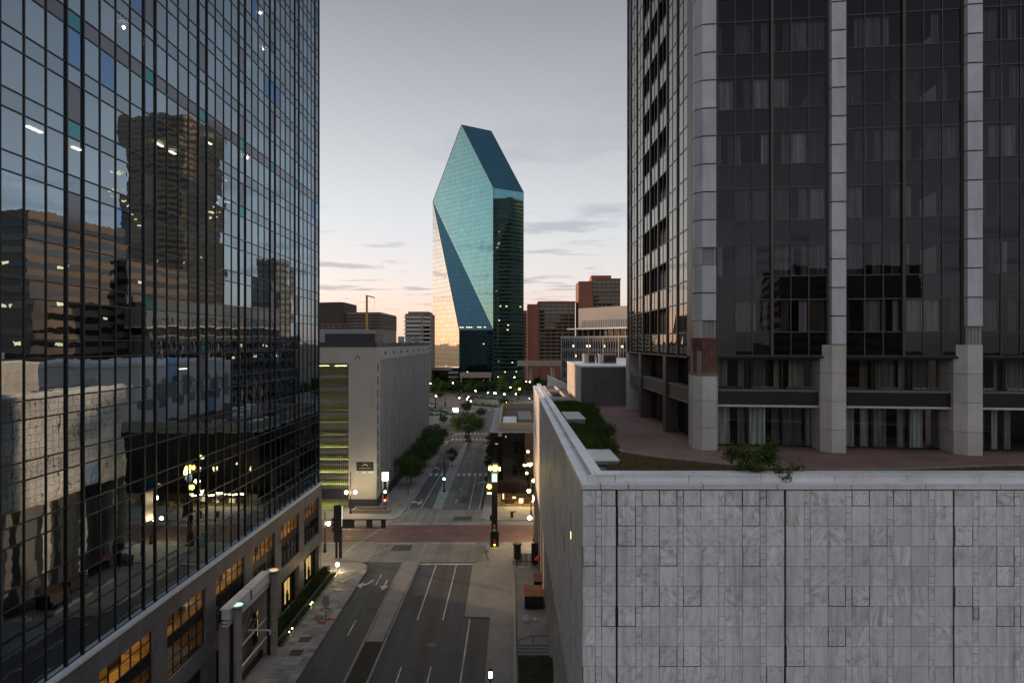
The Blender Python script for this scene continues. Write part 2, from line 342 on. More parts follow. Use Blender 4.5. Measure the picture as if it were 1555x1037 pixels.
def leafmat(name, c1, c2):
    b = NB(name); r = b.n('ShaderNodeNewGeometry').outputs['Random Per Island']; n = b.noise(b.pos(), .5, 3); o = b.n('ShaderNodeObjectInfo').outputs['Random']
    c = b.mix(b.mt('MULTIPLY', b.mt('ADD', r, n), .5), c1, c2); c = b.mix(1.0, c, b.ramp(o, [(0, .8), (1, 1.15)]), 'MULTIPLY')
    d = b.n('ShaderNodeBsdfDiffuse'); b.put(d, 0, c); t = b.n('ShaderNodeBsdfTranslucent'); b.put(t, 0, c)
    mx = b.n('ShaderNodeMixShader'); mx.inputs[0].default_value = .3; b.l(d.outputs[0], mx.inputs[1]); b.l(t.outputs[0], mx.inputs[2]); return b.done(mx.outputs[0])
M['leaf'] = leafmat('oak_leaf', (.045, .085, .028), (.12, .17, .06)); M['leaf_bright'] = leafmat('fresh_leaf', (.06, .11, .02), (.12, .18, .04))
M['leaf_grass'] = leafmat('roof_grass_blade', (.045, .085, .02), (.13, .17, .05)); M['leaf_dry'] = leafmat('dry_grass_blade', (.16, .12, .055), (.26, .19, .1)); M['leaf_hedge'] = leafmat('hedge_leaf', (.03, .055, .015), (.075, .1, .03))
M['bark'] = pm('bark', (.07, .055, .045), .9, .35, 3, 20, .01)
M['ground'] = pm('far_ground', (.075, .078, .06), .95, .4, .01, .3)
M['carwhite'] = pm('white_car_paint', (.65, .65, .65), .3, .04, 1, 3, 0, rv=.05); M['cardark'] = pm('dark_car_paint', (.03, .033, .04), .3, .05, 1, 3, 0); M['tyre'] = pm('tyre_rubber', (.015, .015, .015), .9)
M['carsilver'] = pm('silver_car_paint', (.35, .36, .38), .3, .05, 1, 3, 0, .5)
M['head'] = emit('headlight', (1, .9, .65), 20); M['tail'] = emit('tail_light', (1, .05, .02), 2)
def inst(name, me, mat, parent, loc, rot=None, scale=None):
    if mat is not None and not me.materials: me.materials.append(mat)
    o = bpy.data.objects.new(name, me); COL.objects.link(o); o.parent = parent; o.location = Vector(loc) - ROOTLOC(parent)
    if rot is not None: o.rotation_euler = rot
    if scale is not None: o.scale = scale
    return o
def project(p):
    return (CX + p[0] / p[1] * F, CY - (p[2] - H) / p[1] * F) if p[1] > .1 else (-9999, -9999)
# ================================================================= THE SETTING
struct('ground', MB().face([(-9000, -3000, -.16), (9000, -3000, -.16), (9000, 15000, -.16), (-9000, 15000, -.16)]), M['ground'])
def sheet(name, poly, z, mat): return struct(name, MB().face([(x, y, z) for x, y in poly]), mat)
sheet('road', [(-23.4, -120), (3, -120), (3, 112), (-23.4, 112)], 0, M['asphalt'])
sheet('intersection', [(-300, 112), (300, 112), (300, 147), (-300, 147)], .004, M['concrete_road'])
sheet('far_road', [(-23, 147), (-6.6, 147), (-6.6, 262), (-23, 262)], 0, M['asphalt_far'])
sheet('plaza_road', [(-140, 262), (90, 262), (110, 300), (40, 330), (60, 420), (120, 470), (-140, 470)], .0, M['asphalt_far'])
sheet('parking_lot', [(-130, 247), (-29, 247), (-29, 330), (-20, 365), (-130, 380)], .02, M['lot'])
sheet('plaza_pavement', [(2, 345), (160, 300), (160, 480), (20, 480)], .02, M['lot'])
sheet('brick_crossing', [(-300, 123.6), (300, 123.6), (300, 134.8), (-300, 134.8)], .010, M['brickband'])
for y in (125.2, 126.7, 131.6, 133.1): struct('tram_rail', box((-300, y - .09, .004), (300, y + .09, .022)), M['steel'])
for x0, x1 in ((-300, -31), (-24, -16.8), (-15.2, -6.5), (-1.5, 300)):
    for yy in (122.4, 135.8): struct('painted_line', box((x0, yy - .11, .002), (x1, yy + .11, .016)), M['paint'])
# tyre-worn strip down the right carriageway and darker lanes
sheet('worn_strip', [(-11.6, 20), (-9.3, 20), (-9.3, 112), (-11.6, 112)], .004, asphalt('reddish_worn_asphalt', (.06, .05, .05)))
sheet('worn_strip', [(-10.6, 147), (-8.6, 147), (-9.6, 262), (-11.4, 262)], .006, asphalt('reddish_worn_asphalt_far', (.1, .078, .073)))
sheet('turn_lane_surface', [(-22.6, 147.2), (-17.2, 147.2), (-17.2, 205), (-22.6, 205)], .004, M['asphalt'])
# sidewalks with kerbs
def arc(cx, cy, r, a0, a1, n=8): return [(cx + r * math.cos(R(a0 + (a1 - a0) * k / n)), cy + r * math.sin(R(a0 + (a1 - a0) * k / n))) for k in range(n + 1)]
swl = struct('left_sidewalk', MB().prism([(-34, -20), (-23.35, -20), *arc(-27, 108.5, 3.65, 0, 90), (-60, 112.15), (-60, 106.4), (-34, 106.4)], -.1, .14), M['pave'])
struct('left_kerb', MB().prism([(-23.35, -20), (-23.0, -20), *arc(-27, 108.5, 4.0, 0, 90), (-60, 112.5), (-60, 112.15), *arc(-27, 108.5, 3.65, 90, 0)], -.1, .155), M['kerb'])
slab = box((-.475, -.475, 0), (.475, .475, .03)).mesh('paving_slab')
n = 0
for j in range(52):
    y = 56.5 + j
    for i in range(4):
        if n >= 300: break
        x = -26.3 + i * 1.0 + (0 if i else 0)
        inst('paving_slab', slab, M['slab'], swl, (x, y, .135 + rnd.uniform(-.004, .004)), (0, 0, rnd.uniform(-.004, .004))); n += 1
# median
med = struct('median', MB().prism([(-17.5, 82), (-15.5, 82), (-15.3, 112), (-17.6, 112)], -.1, .15), M['pave'])
struct('median_kerb', MB().prism([(-15.5, 20), (-15.2, 20), (-15.0, 111.8), (-15.29, 111.8)], -.1, .162), M['kerb'])
struct('median_kerb', MB().prism([(-17.8, 20), (-17.5, 20), (-17.61, 111.8), (-17.9, 111.8)], -.1, .162), M['kerb'])
struct('median_planting_bed', box((-17.49, 20, -.1), (-15.51, 81.9, .09)), M['soil'])
medf = struct('far_median', MB().prism([(-17.1, 147), (-15.0, 147), (-15.0, 170), (-15.6, 250), (-16.2, 250), (-18.6, 205), (-18.2, 196)], -.1, .15), M['pave'])
# right sidewalk with its bump-out, and far right corner
struct('right_sidewalk', MB().prism([(-2.85, 20), (.2, 20), (.2, 112.2), (-4.0, 112.2), *arc(-4.0, 109.9, 2.3, 90, 180, 6), (-6.2, 89.8), (-5.9, 89.4), (-2.85, 89.2)], -.1, .14), M['pave'])
struct('right_corner_pavement', MB().prism([(-3.6, 112.21), (12, 112.21), (12, 121.6), (-4.6, 121.6), (-4.2, 116)], -.1, .13), M['pave'])
struct('shop_pavement', MB().prism([(-6.2, 149), *arc(-4.2, 140.2, 2, 180, 270, 6), (60, 138.2), (60, 149.5), (-4.6, 149.5), (-4.6, 255), (-6.2, 255)], -.1, .14), M['pave'])
struct('garage_pavement', MB().prism([(-120, 138.5), (-27, 138.5), *arc(-26, 141.5, 3, -90, 0, 6), (-23, 250), (-29.2, 250), (-29.2, 148.2), (-120, 148.2)], -.1, .14), M['pave'])
struct('far_left_kerb', box((-22.98, 146, -.1), (-22.68, 250, .155)), M['kerb'])
# painted markings
def mark(poly, name='painted_line', mat='paint', z=.012): struct(name, MB().face([(x, y, z) for x, y in poly]), M[mat])
def stripe(x0, y0, x1, y1, wd=.15, mat='paint', z=.012):
    d = Vector((x1 - x0, y1 - y0)).normalized(); a = Vector((d.y, -d.x)) * wd / 2
    mark([(x0 + a.x, y0 + a.y), (x1 + a.x, y1 + a.y), (x1 - a.x, y1 - a.y), (x0 - a.x, y0 - a.y)][::-1], 'painted_line', mat, z)
for x in (-12.25, -8.95): stripe(x, 88.7, x, 110.6, .16)
for x in (-12.25, -8.95):
    for y in (42, 55.4, 69): stripe(x, y, x, y + 6.9, .15)
stripe(-5.45, 20, -5.45, 89, .17)
stripe(-15.2, 111, -6.2, 111, .55)
for y in (60, 84.0, 101.4): stripe(-20.2, y, -20.2, y + 4.6, .15)
for x0, y0, x1, y1 in ((-14.6, 92, -12.6, 97), (-8.4, 58, -6.2, 66), (-22.4, 70, -20.6, 76), (-19.6, 90.5, -18.1, 93), (-11.8, 153, -9.9, 160), (-21, 118, -17.6, 121.5), (-12, 138, -8.2, 141.5)): sheet('asphalt_patch', [(x0, y0), (x1, y0 + .1), (x1 - .05, y1), (x0 + .08, y1 - .1)], .0145 if y0 > 112 else .008, M['patch'] if 'patch' in M else M.setdefault('patch', asphalt('asphalt_patch', (.045, .045, .049))))
# arrows toward the viewer
def arrow_straight(cx, cy, s=1):
    mark([(cx - .13, cy + 2), (cx - .13, cy - .5), (cx - .62, cy - .5), (cx, cy - 2.4), (cx + .62, cy - .5), (cx + .13, cy - .5), (cx + .13, cy + 2)], 'painted_arrow')
def arrow_turn(cx, cy, sx=-1, sy=1):
    pts = [(.75, 2.0), (.45, .6), (0, -.25), (-.55, -.6), (-.55, -1.5), (-1.6, -.25), (-.55, .95), (-.55, .1), (-.2, .4), (.15, 1.0), (.45, 2.1)]
    q = [(cx + a * (-sx), cy + b * sy) for a, b in pts]; mark(q if sx < 0 else q[::-1], 'painted_arrow')
arrow_straight(-18.85, 101.6); arrow_turn(-21.6, 101.7)
# intersection guide lines, far block markings
for a, b in (((-28.6, 118), (-24.5, 136)), ((-24.6, 114), (-20.8, 121.5)), ((-24.9, 136.2), (-21.5, 146))): stripe(*a, *b, .1)
stripe(-22.6, 148, -17.4, 148, .35); stripe(-22.5, 148, -22.5, 205, .16); stripe(-19.7, 148.3, -19.3, 197, .16); stripe(-9.2, 147.5, -9.6, 183, .16); stripe(-7.0, 147.5, -7.0, 186, .14)
for y in (153, 166, 205, 222, 240): stripe(-12.6, y, -12.6, y + 4, .16)
for y in (210, 226): stripe(-19.6, y, -19.6, y + 4, .16)
arrow_turn(-21.2, 154, -1, -1); arrow_straight(-20.6, 154.6); arrow_turn(-8.0, 176, 1, -1); arrow_turn(-21.2, 196, -1, -1)
for Y0, x0, x1, dd in ((184.5, -22.4, -7.2, 3.6), (252, -22.4, -6.8, 3.4), (268, -22.4, -6.8, 3.4)):
    x = x0
    while x < x1:
        if not (-18.4 < x < -15.3) or Y0 > 250: mark([(x, Y0), (x + .75, Y0), (x + .75, Y0 + dd), (x, Y0 + dd)], 'crosswalk_bar')
        x += 1.5
for k in range(11): mark([(-25 + 3.1 * k, 352 + 2.6 * k), (-23.4 + 3.1 * k, 352 + 2.6 * k), (-23.4 + 3.1 * k, 356 + 2.6 * k), (-25 + 3.1 * k, 356 + 2.6 * k)], 'crosswalk_bar', z=.03)
for k in range(16): stripe(-100 + 5 * k, 256, -90 + 5 * k, 288, .3, z=.03)
def manhole(x, y, r=.42, mat='steel', z=.016): obj('manhole_cover', MB().lathe((x, y, z - .01), [(r, 0), (r, .008), (r * .8, .012)], 14), M[mat], label='round iron manhole cover at %s' % MANH.pop(0), cat='manhole', group='manhole covers in the roads')
MANH = ['the mid right carriageway near the reddish wheel track', 'the brick crossing by the green signal box', 'the corner pavement by the black shaft pylon', 'the intersection just past the white stop line']
manhole(-9.6, 81.4, .55); manhole(-21, 138); manhole(-4.4, 117.6, .5, z=.15); manhole(-13, 117)
# sunken court right of the pavement
struct('court_floor', box((.5, 20, -.14), (4.9, 112, .02)), M['pave'])
struct('court_lawn', box((.75, 52, .0), (4.6, 78.6, .07)), M['soil'])

# ================================================================= LEFT GLASS TOWER
A = -30.0
T0 = (A, 70, 0)
tw = thing('glass_tower', 'tall mirror-glass office tower with dark mullion grid on a granite base', 'building', T0)
ZB, ZT = 14.2, 92.0
# vertical mullion stations along the street
pair = [45.95 + 9.7 * k for k in range(-4, 7)]
stations = []
for y in pair:
    stations.append((y, 1)); 
    if y + 1.8 < 106.3: stations.append((y + 1.8, 1))
    for q in range(1, 4):
        if y + 1.8 + 1.975 * q < 106.2: stations.append((y + 1.8 + 1.975 * q, 0))
stations = sorted(s for s in stations if s[0] < 106.3); stations[-1] = (106.2, 1)
levels = []
z = 46.2 - 3.74 * 9
while z < ZT:
    for zz in (z, z + 1.17):
        if ZB < zz < ZT: levels.append(zz)
    z += 3.74
levels = [ZB] + levels + [ZT]
panes = []
for a, b in zip(stations, stations[1:]):
    for z0, z1 in zip(levels, levels[1:]):
        sp = (z1 - z0) < 1.3; mech = sp and abs(z0 - 57.42) < .4
        paired = a[1] and b[1]
        kind = 'grey_spandrel' if mech else ('spandrel_glass' if sp else 'tower_glass')
        if paired and (mech or (sp and rnd.random() < .07)): kind = 'teal_glass'
        if paired and not sp and rnd.random() < .25: kind = 'grey_spandrel'
        c = (A, (a[0] + b[0]) / 2, (z0 + z1) / 2); px, py = project(c)
        vis = -40 < px < 500 and -40 < py < 1080
        area = (b[0] - a[0]) * (z1 - z0) / c[1] ** 3 if vis else 0
        panes.append((area, c, b[0] - a[0], z1 - z0, kind, rnd.gauss(0, .0016), rnd.gauss(0, .0022)))
panes.sort(key=lambda q: -q[0])
pm_cache = {}; rest = {}
for i, (ar, c, wd, ht, kind, ty, tz) in enumerate(panes):
    if i < 300:
        key = (round(wd, 2), round(ht, 2), kind)
        if key not in pm_cache: pm_cache[key] = MB().face([(0, -wd/2, -ht/2), (0, wd/2, -ht/2), (0, wd/2, ht/2), (0, -wd/2, ht/2)]).mesh('pane')
        inst('pane', pm_cache[key], M[kind], tw, c, (0, ty, tz))
    else:
        mb = rest.setdefault(kind, MB()); m = Matrix.Translation(c) @ Euler((0, ty, tz)).to_matrix().to_4x4()
        mb.face([m @ Vector(p) for p in ((0, -wd/2, -ht/2), (0, wd/2, -ht/2), (0, wd/2, ht/2), (0, -wd/2, ht/2))])
for k, mb in rest.items(): obj('far_panes', mb, M[k], tw, kind='stuff')
for y, hv in stations:
    t = .065 if hv else .042
    obj('mullion', box((A - .05, y - t, ZB), (A + (.13 if hv else .07), y + t, ZT)), M['mullion'], tw)
for z in levels:
    obj('transom', box((A - .04, 7, z - .045), (A + .055, 106.2, z + .045)), M['mullion'], tw)
# floors, core and the lights behind the glass
for k, z in enumerate([46.2 - 3.74 * 8 + 3.74 * q for q in range(0, 20)]):
    obj('floor_slab', box((A - 13, 7, z + .25), (A - .35, 106, z + .85)), M['ceiling'] if k % 3 else M['inside'], tw)
obj('core_wall', box((A - 13.4, 7, ZB), (A - 13.02, 106, ZT)), M['inside'], tw)
obj('end_wall', box((A - 13, 105.9, 0), (A - .1, 106.19, ZT)), M['granite'], tw)
obj('roof', box((A - 40, 7, ZT), (A + .1, 106.2, ZT + 1)), M['granite'], tw)
spot_px = [(287,107),(395,20),(424,47),(405,110),(375,240),(355,270),(323,362),(378,478),(291,466),(408,572),(252,592),(152,912),(478,630),(425,655),(320,245),(400,75),(262,90),(443,730),(164,10),(188,42)]
for x, y in spot_px:
    Yf = F * 30 / (CX - x); k = 1 + .8 / 30
    p = at(x, y, Yf * k); zc = min((zz for zz in [46.2 - 3.74 * 9 + 3.74 * q for q in range(22)] if zz > p.z - .2), default=p.z)
    obj('downlight', MB().ball((p.x, p.y, p.z), .13, 8, 6), M['spot'], tw)
for x, y, l in ((52, 197, 1.4), (116, 226, .9), (242, 220, 1.2), (262, 232, 1.0), (370, 108, .8), (318, 218, .8), (278, 560, 1.1)):
    Yf = F * 30 / (CX - x) * (1 + 1.6 / 30); p = at(x, y, Yf)
    obj('strip_light', box((p.x - .12, p.y - l / 2, p.z - .04), (p.x + .12, p.y + l / 2, p.z + .04)), M['officelight'], tw)
# one warmly lit office high on the left
p = at(150, 30, F * 30 / (CX - 150)); zf = p.z
obj('lit_room_wall', box((A - 4.2, p.y - 1.5, 61.0), (A - 4.0, p.y + 6.5, 63.4)), M['warmroom'], tw); obj('lit_room_ceiling_light', box((A - 3.8, p.y - 1, 63.3), (A - 1.2, p.y + 6, 63.36)), M['warmpanel'], tw)
obj('base_ceiling', box((A - 13, 7, 12.4), (A - .25, 106, 13.4)), M['inside'], tw)
# ---- granite base
def gblock(a, b, mat='granite', g=.012):
    obj('granite_block', box((a[0], a[1] + g, a[2] + g), (b[0], b[1] - g, b[2] - g)), M[mat], tw)
GX = A + .35
obj('joint_backing', box((A - .5, 7, .0), (A + .0, 7.5, 13.9)), M['backing'], tw)
bays = [49.1 - 9.7 * 4 + 9.7 * k for k in range(10)]
obj('ledge', box((A - .3, 7, 13.95), (GX + .12, 106.5, 14.2)), M['silver'], tw)
for bi, y0 in enumerate(bays):
    y1 = y0 + 7.4; y2 = min(y0 + 9.7, 106.5)
    vis = y0 > 35
    if y0 > 106: continue
    nb = 8
    obj('pier_backing', box((A - .6, min(y1, 106.3) + .02, .1), (GX - .02, y2 - .02, 13.9)), M['backing'], tw)
    for k in range(nb):                                   # pier
        if y1 < 106: gblock((A - .2, y1, .14 + k * 1.725), (GX, y2, .14 + (k + 1) * 1.725))
    ye = min(y1, 106.5)
    for z0, z1, nn in ((12.3, 13.95, 3), (5.0, 6.8, 3)):
        obj('band_backing', box((A - .55, y0, z0 + .03), (GX - .03, ye, z1 - .03)), M['backing'], tw)
        for q in range(nn): gblock((A - .2, y0 + (ye - y0) * q / nn, z0), (GX, y0 + (ye - y0) * (q + 1) / nn, z1))
    for z0, z1, lit in ((10.4, 12.3, 1), (6.8, 9.5, 1 if bi in (4, 5) else 0)):
        wn = obj('window', MB(), M['mullion'], tw); me = MB()
        for q in range(6): yy = y0 + (ye - y0) * q / 5; me.box((A + .06, yy - .04, z0), (A + .16, yy + .04, z1))
        for zz in (z0 + .04, z0 + (z1 - z0) * .55, z1 - .04): me.box((A + .065, y0, zz - .035), (A + .155, ye, zz + .035))
        wn.data = me.mesh('window'); wn.data.materials.append(M['mullion'])
        for q in range(5):
            ya, yb = y0 + (ye - y0) * q / 5, y0 + (ye - y0) * (q + 1) / 5
            obj('pane', MB().face([(A + .1, ya, z0), (A + .1, yb, z0), (A + .1, yb, z1), (A + .1, ya, z1)]), M['shop_glass' if lit else 'black_glass'], wn)
    obj('spandrel', box((A, y0, 9.5), (A + .12, ye, 10.4)), M['bronze_dark'], tw)
    if vis:
        obj('room', MB().face([(A - 5, y0, 6.6), (A - 5, ye, 6.6), (A - 5, ye, 12.3), (A - 5, y0, 12.3)]).face([(A, y0, 6.6), (A - 5, y0, 6.6), (A - 5, y0, 12.3), (A, y0, 12.3)]).face([(A, ye, 6.6), (A - 5, ye, 6.6), (A - 5, ye, 12.3), (A, ye, 12.3)]).box((A - 5, y0, 9.7), (A - .05, ye, 10.2)), M['warmroom'], tw)
        for q in range(3):
            yy = y0 + 1.0 + q * 2.5
            obj('ceiling_light', box((A - 3.5, yy, 12.2), (A - .8, yy + .7, 12.26)), M['warmpanel'], tw)
        if bi in (4, 5): obj('ceiling_light', box((A - 3.0, y0 + .8, 9.6), (A - .8, y0 + 2.2, 9.66)), M['warmpanel'], tw)
        for q in range(5):
            yy = y0 + rnd.uniform(.3, 6.6); hh = rnd.uniform(.9, 1.9); xx = A - rnd.uniform(1.0, 4.4); obj('furniture', box((xx - .3, yy, 10.2), (xx + .3, yy + rnd.uniform(.3, .9), 10.2 + hh)), M[rnd.choice(('browndk', 'black', 'warmroom', 'tan'))], tw)
        obj('partition', box((A - 4.6, y0 + rnd.uniform(2, 5), 10.2), (A - 1.2, y0 + rnd.uniform(5.1, 5.3), 12.2)) if bi % 2 else box((A - 4.8, y0 + 3.1, 10.2), (A - .9, y0 + 3.2, 12.2)), M['warmroom'], tw)
        obj('desk', box((A - 2.6, y0 + 1.2, 10.2), (A - 1.7, y0 + 2.9, 10.95)), M['browndk'], tw)
        obj('desk', box((A - 2.4, y0 + 4.4, 10.2), (A - 1.5, y0 + 6.0, 10.95)), M['browndk'], tw)
    # street level: recess with ivy and a shop window
    obj('recess_wall', box((A - .9, y0 - 2.3, 0), (A - .7, ye, 5.0)), M['inside'], tw)
    obj('recess_soffit', box((A - .7, y0, 4.99), (A - .2, ye, 5.06)), M['granite'], tw)
    if y0 > 60 and y0 < 104:
        wv = obj('display_window', box((A - .69, y0 + 3.0, .9), (A - .3, y0 + 5.4, 4.2)), M['mullion'], tw)
        obj('lit_display', MB().face([(A - .29, y0 + 3.15, 1.05), (A - .29, y0 + 5.25, 1.05), (A - .29, y0 + 5.25, 4.05), (A - .29, y0 + 3.15, 4.05)]), emit('display_glow', (1, .62, .22), .17) if bi == 6 else M['displayglow'] if 'displayglow' in M else M.setdefault('displayglow', emit('display_window_glow', (1, .62, .22), .14)), wv)
        obj('display_mullion', box((A - .28, y0 + 4.15, 1.05), (A - .24, y0 + 4.22, 4.05)), M['mullion'], wv); obj('display_figure', MB().lathe((A - .15, y0 + 3.8, 1.0), [(.16, 0), (.2, .6), (.24, 1.2), (.1, 1.5), (.13, 1.7), (.05, 1.85)], 8), M['black'], wv)
        lp = bpy.data.lights.new('display_light', 'POINT'); lp.energy = 8; lp.color = (1, .7, .3); lp.shadow_soft_size = .3
        lo = bpy.data.objects.new('display_light', lp); COL.objects.link(lo); lo.parent = tw; lo.location = Vector((A + .25, y0 + 4.2, 3.2)) - Vector(T0)
# ---- leafy stuff helper
def leaves(mb, fn, n, s0, s1, flat=.0):
    for _ in range(n):
        c = Vector(fn()); s = rnd.uniform(s0, s1)
        nrm = Vector((rnd.gauss(0, 1), rnd.gauss(0, 1), rnd.gauss(0, 1) + flat)).normalized(); a = nrm.orthogonal().normalized(); b = nrm.cross(a); t = rnd.uniform(0, 6.28)
        u = (a * math.cos(t) + b * math.sin(t)) * s; v = (b * math.cos(t) - a * math.sin(t)) * s * .62
        mb.face([c - u, c + v * .8, c + u, c - v * .8])
    return mb
for bi, y0 in enumerate(bays):
    if 60 < y0 < 104:
        mb = MB()
        for ya, yb in ((y0, y0 + 2.9), (y0 + 5.5, min(y0 + 7.4, 106))):
            leaves(mb, lambda: (A - .62 + abs(rnd.gauss(0, .16)), rnd.uniform(ya, yb), rnd.uniform(.2, 4.9)), 900, .09, .2)
        leaves(mb, lambda: (A - .62 + abs(rnd.gauss(0, .12)), rnd.uniform(y0 + 2.9, min(y0 + 5.5, 106)), rnd.choice((rnd.uniform(.2, .9), rnd.uniform(4.2, 4.9)))), 300, .09, .2)
        g = obj('ivy', mb, M['leaf_hedge'], kind='stuff', label='ivy covering the recess wall around display window %s' % {6: 'beside the stone portal', 7: 'just past the stone portal', 8: 'second from the street corner', 9: 'nearest the street corner'}.get(bi, 'left of the stone portal'), cat='ivy')
hd = MB(); leaves(hd, lambda: (rnd.uniform(-29.4, -28.2), rnd.uniform(80, 106.5), .25 + 1.0 * math.sqrt(rnd.random())), 9000, .07, .16, .6)
hg = thing('hedge', 'clipped green hedge along the granite base beyond the stone portal', 'hedge', (-28.8, 93, .14)); obj('foliage', hd, M['leaf_hedge'], hg, kind='stuff'); obj('planter_kerb', box((-28.05, 80, .1), (-27.85, 106.6, .5)), M['granite'], hg); obj('soil', box((-29.6, 80, .1), (-28.06, 106.6, .3)), M['soil'], hg)
hd = MB(); leaves(hd, lambda: (rnd.uniform(-28.0, -27.2), rnd.uniform(80.5, 106), .2 + .35 * rnd.random()), 4200, .06, .14, .6)
hg = thing('low_planting', 'dark low planting strip in front of the clipped hedge', 'plants', (-27.5, 93, .14)); obj('foliage', hd, M['leaf'], hg, kind='stuff'); obj('planter_kerb', box((-27.1, 80.5, .1), (-26.95, 106.2, .32)), M['granite'], hg)
for y in (83.5, 84.6, 92.4, 93.1):
    t = thing('garden_light', 'tiny amber light in the low planting %s' % {83.5: 'nearest the portal', 84.6: 'second from the portal', 92.4: 'midway along, nearer one', 93.1: 'midway along, farther one'}[y], 'light', (-27.2, y, .3), 'garden lights'); obj('stake', MB().tube((-27.2, y, .2), (-27.2, y, .6), .02), M['dark_metal'], t); obj('bulb', MB().ball((-27.2, y, .64), .06), M['smallglobe'], t)
t = thing('bollard_light', 'short globe lamp at the street end of the hedge', 'lamp', (-27.3, 107, .14)); obj('post', MB().tube((-27.3, 107, .14), (-27.3, 107, 1.0), .06), M['dark_metal'], t); obj('globe', MB().ball((-27.3, 107, 1.25), .27), M['globe'], t, smooth=True)
# ---- stone portal
pt = thing('stone_portal', 'stone portal with silver box beam, braces and green lamp dishes', 'portal', (-27.6, 73.6, .14))
def blocks(x0, y0, x1, y1, z0, z1, h, mat, root):
    obj('core', box((x0 + .06, y0 + .06, z0), (x1 - .06, y1 - .06, z1 - .02)), M['backing'], root)
    k = 0; z = z0
    while z < z1 - .05:
        obj('stone_block', box((x0, y0, z + .012), (x1, y1, min(z + h, z1) - .012)), M[mat], root); z += h
for yc in (68.4, 78.8):
    blocks(-29.1, yc - .55, -28.1, yc + .55, .14, 8.0, 1.3, 'granite_light', pt)
    obj('post_shaft', MB().tube((-27.45, yc, .14), (-27.45, yc, 9.4), .42, n=14), M['granite_light'], pt, smooth=False)
    for zz in (1.4, 2.7, 4.0, 5.3, 6.6): obj('post_joint', MB().tube((-27.45, yc, zz), (-27.45, yc, zz + .03), .425, n=14), M['backing'], pt)
    obj('steel_web', box((-28.08, yc - .3, .14), (-27.8, yc + .3, 8.2)), M['dark_metal'], pt)
    d = obj('lamp_dish', MB().lathe((-27.45, yc, 9.4), [(.2, 0), (.35, .1), (.85, .28), (.9, .4), (.84, .4), (.7, .36)], 18), M['greencopper'], pt, smooth=True)
    obj('lamp_lens', MB().lathe((-27.45, yc, 9.74), [(.5, 0), (.5, .07), (.2, .1)], 14), M['whitebox'] if yc < 70 else emit('dish_glow', (1, .6, .35), .2), d)
bm = MB().prism([(-28.55, 67.2), (-27.75, 67.2), (-27.75, 78.2), (-28.55, 78.2)], 8.75, 9.75)
obj('box_beam', bm, M['silver'], pt); obj('beam_cap', box((-28.65, 67.0, 9.752), (-27.65, 78.3, 9.86)), M['silver'], pt)
obj('beam_joint', box((-28.66, 72.6, 8.74), (-27.64, 72.66, 9.87)), M['dark_metal'], pt)
for dz in (8.15, 8.5): obj('lower_rail', box((-28.45, 67.1, dz - .08), (-27.85, 78.3, dz + .08)), M['silver'], pt)
for q in ((68.9, 2.4, 73.6, 7.9), (73.6, 7.9, 78.3, 2.4), (68.9, 7.9, 73.6, 4.6), (73.6, 4.6, 78.3, 7.9), (68.9, 4.4, 73.6, 6.2), (73.6, 6.2, 78.3, 4.4)):
    obj('brace', MB().bar((-28.1, q[0], q[1]), (-28.1, q[2], q[3]), .055), M['gov'], pt)
for q in (2.3, 4.5): obj('tie_rail', MB().bar((-28.1, 68.9, q), (-28.1, 78.3, q), .14), M['silver'], pt)
obj('pipe_arm', MB().tube((-27.6, 71.5, 5.9), (-25.3, 71.5, 5.9), .09).tube((-25.3, 71.5, 5.9), (-25.3, 71.5, 5.5), .09), M['white'], pt)
obj('grille', MB().box((-28.7, 69, .14), (-28.5, 78.2, .9)), M['dark_metal'], pt)
for i, (x, y) in enumerate(((523.6, 882), (515, 895), (486, 937.6), (463, 971), (450, 991))):
    p = gr(x, y, .14); t = thing('tree_grate', 'black square tree pit %s in the left pavement' % ('farthest from the portal', 'second farthest', 'beside the temporary sign', 'second nearest the portal', 'nearest the portal')[i], 'grate', (p.x, p.y, .16), 'black tree pits')
    obj('pit', box((p.x - .62, p.y - .62, .12), (p.x + .62, p.y + .62, .178)), M['black'], t); obj('rim', MB().box((p.x - .7, p.y - .7, .12), (p.x + .7, p.y - .625, .19)).box((p.x - .7, p.y + .625, .12), (p.x + .7, p.y + .7, .19)).box((p.x - .7, p.y - .62, .12), (p.x - .625, p.y + .62, .19)).box((p.x + .625, p.y - .62, .12), (p.x + .7, p.y + .62, .19)), M['dark_metal'], t)
t = thing('temporary_sign', 'grey temporary road sign on a post with orange base flags', 'sign', (-24.0, 88.2, .14))
obj('post', MB().tube((-24, 88.2, .14), (-24, 88.2, 3.2), .05), M['steel'], t); obj('plate', box((-24.42, 88.12, 2.0), (-23.58, 88.16, 3.35)), M['gov'], t); obj('bracket', MB().bar((-24.7, 88.1, 1.5), (-24, 88.15, 1.85), .08).bar((-24, 88.15, 1.85), (-23.4, 88.1, 1.6), .08), M['dark_metal'], t)
for dx, dy in ((-.8, -.5), (-.1, -.7), (.3, .5), (.9, .3)): obj('base_foot', MB().bar((-24, 88.2, .2), (-24 + dx, 88.2 + dy, .2), .09).box((-24 + dx - .2, 88.2 + dy - .16, .18), (-24 + dx + .2, 88.2 + dy + .16, .34)), M['orange'], t)
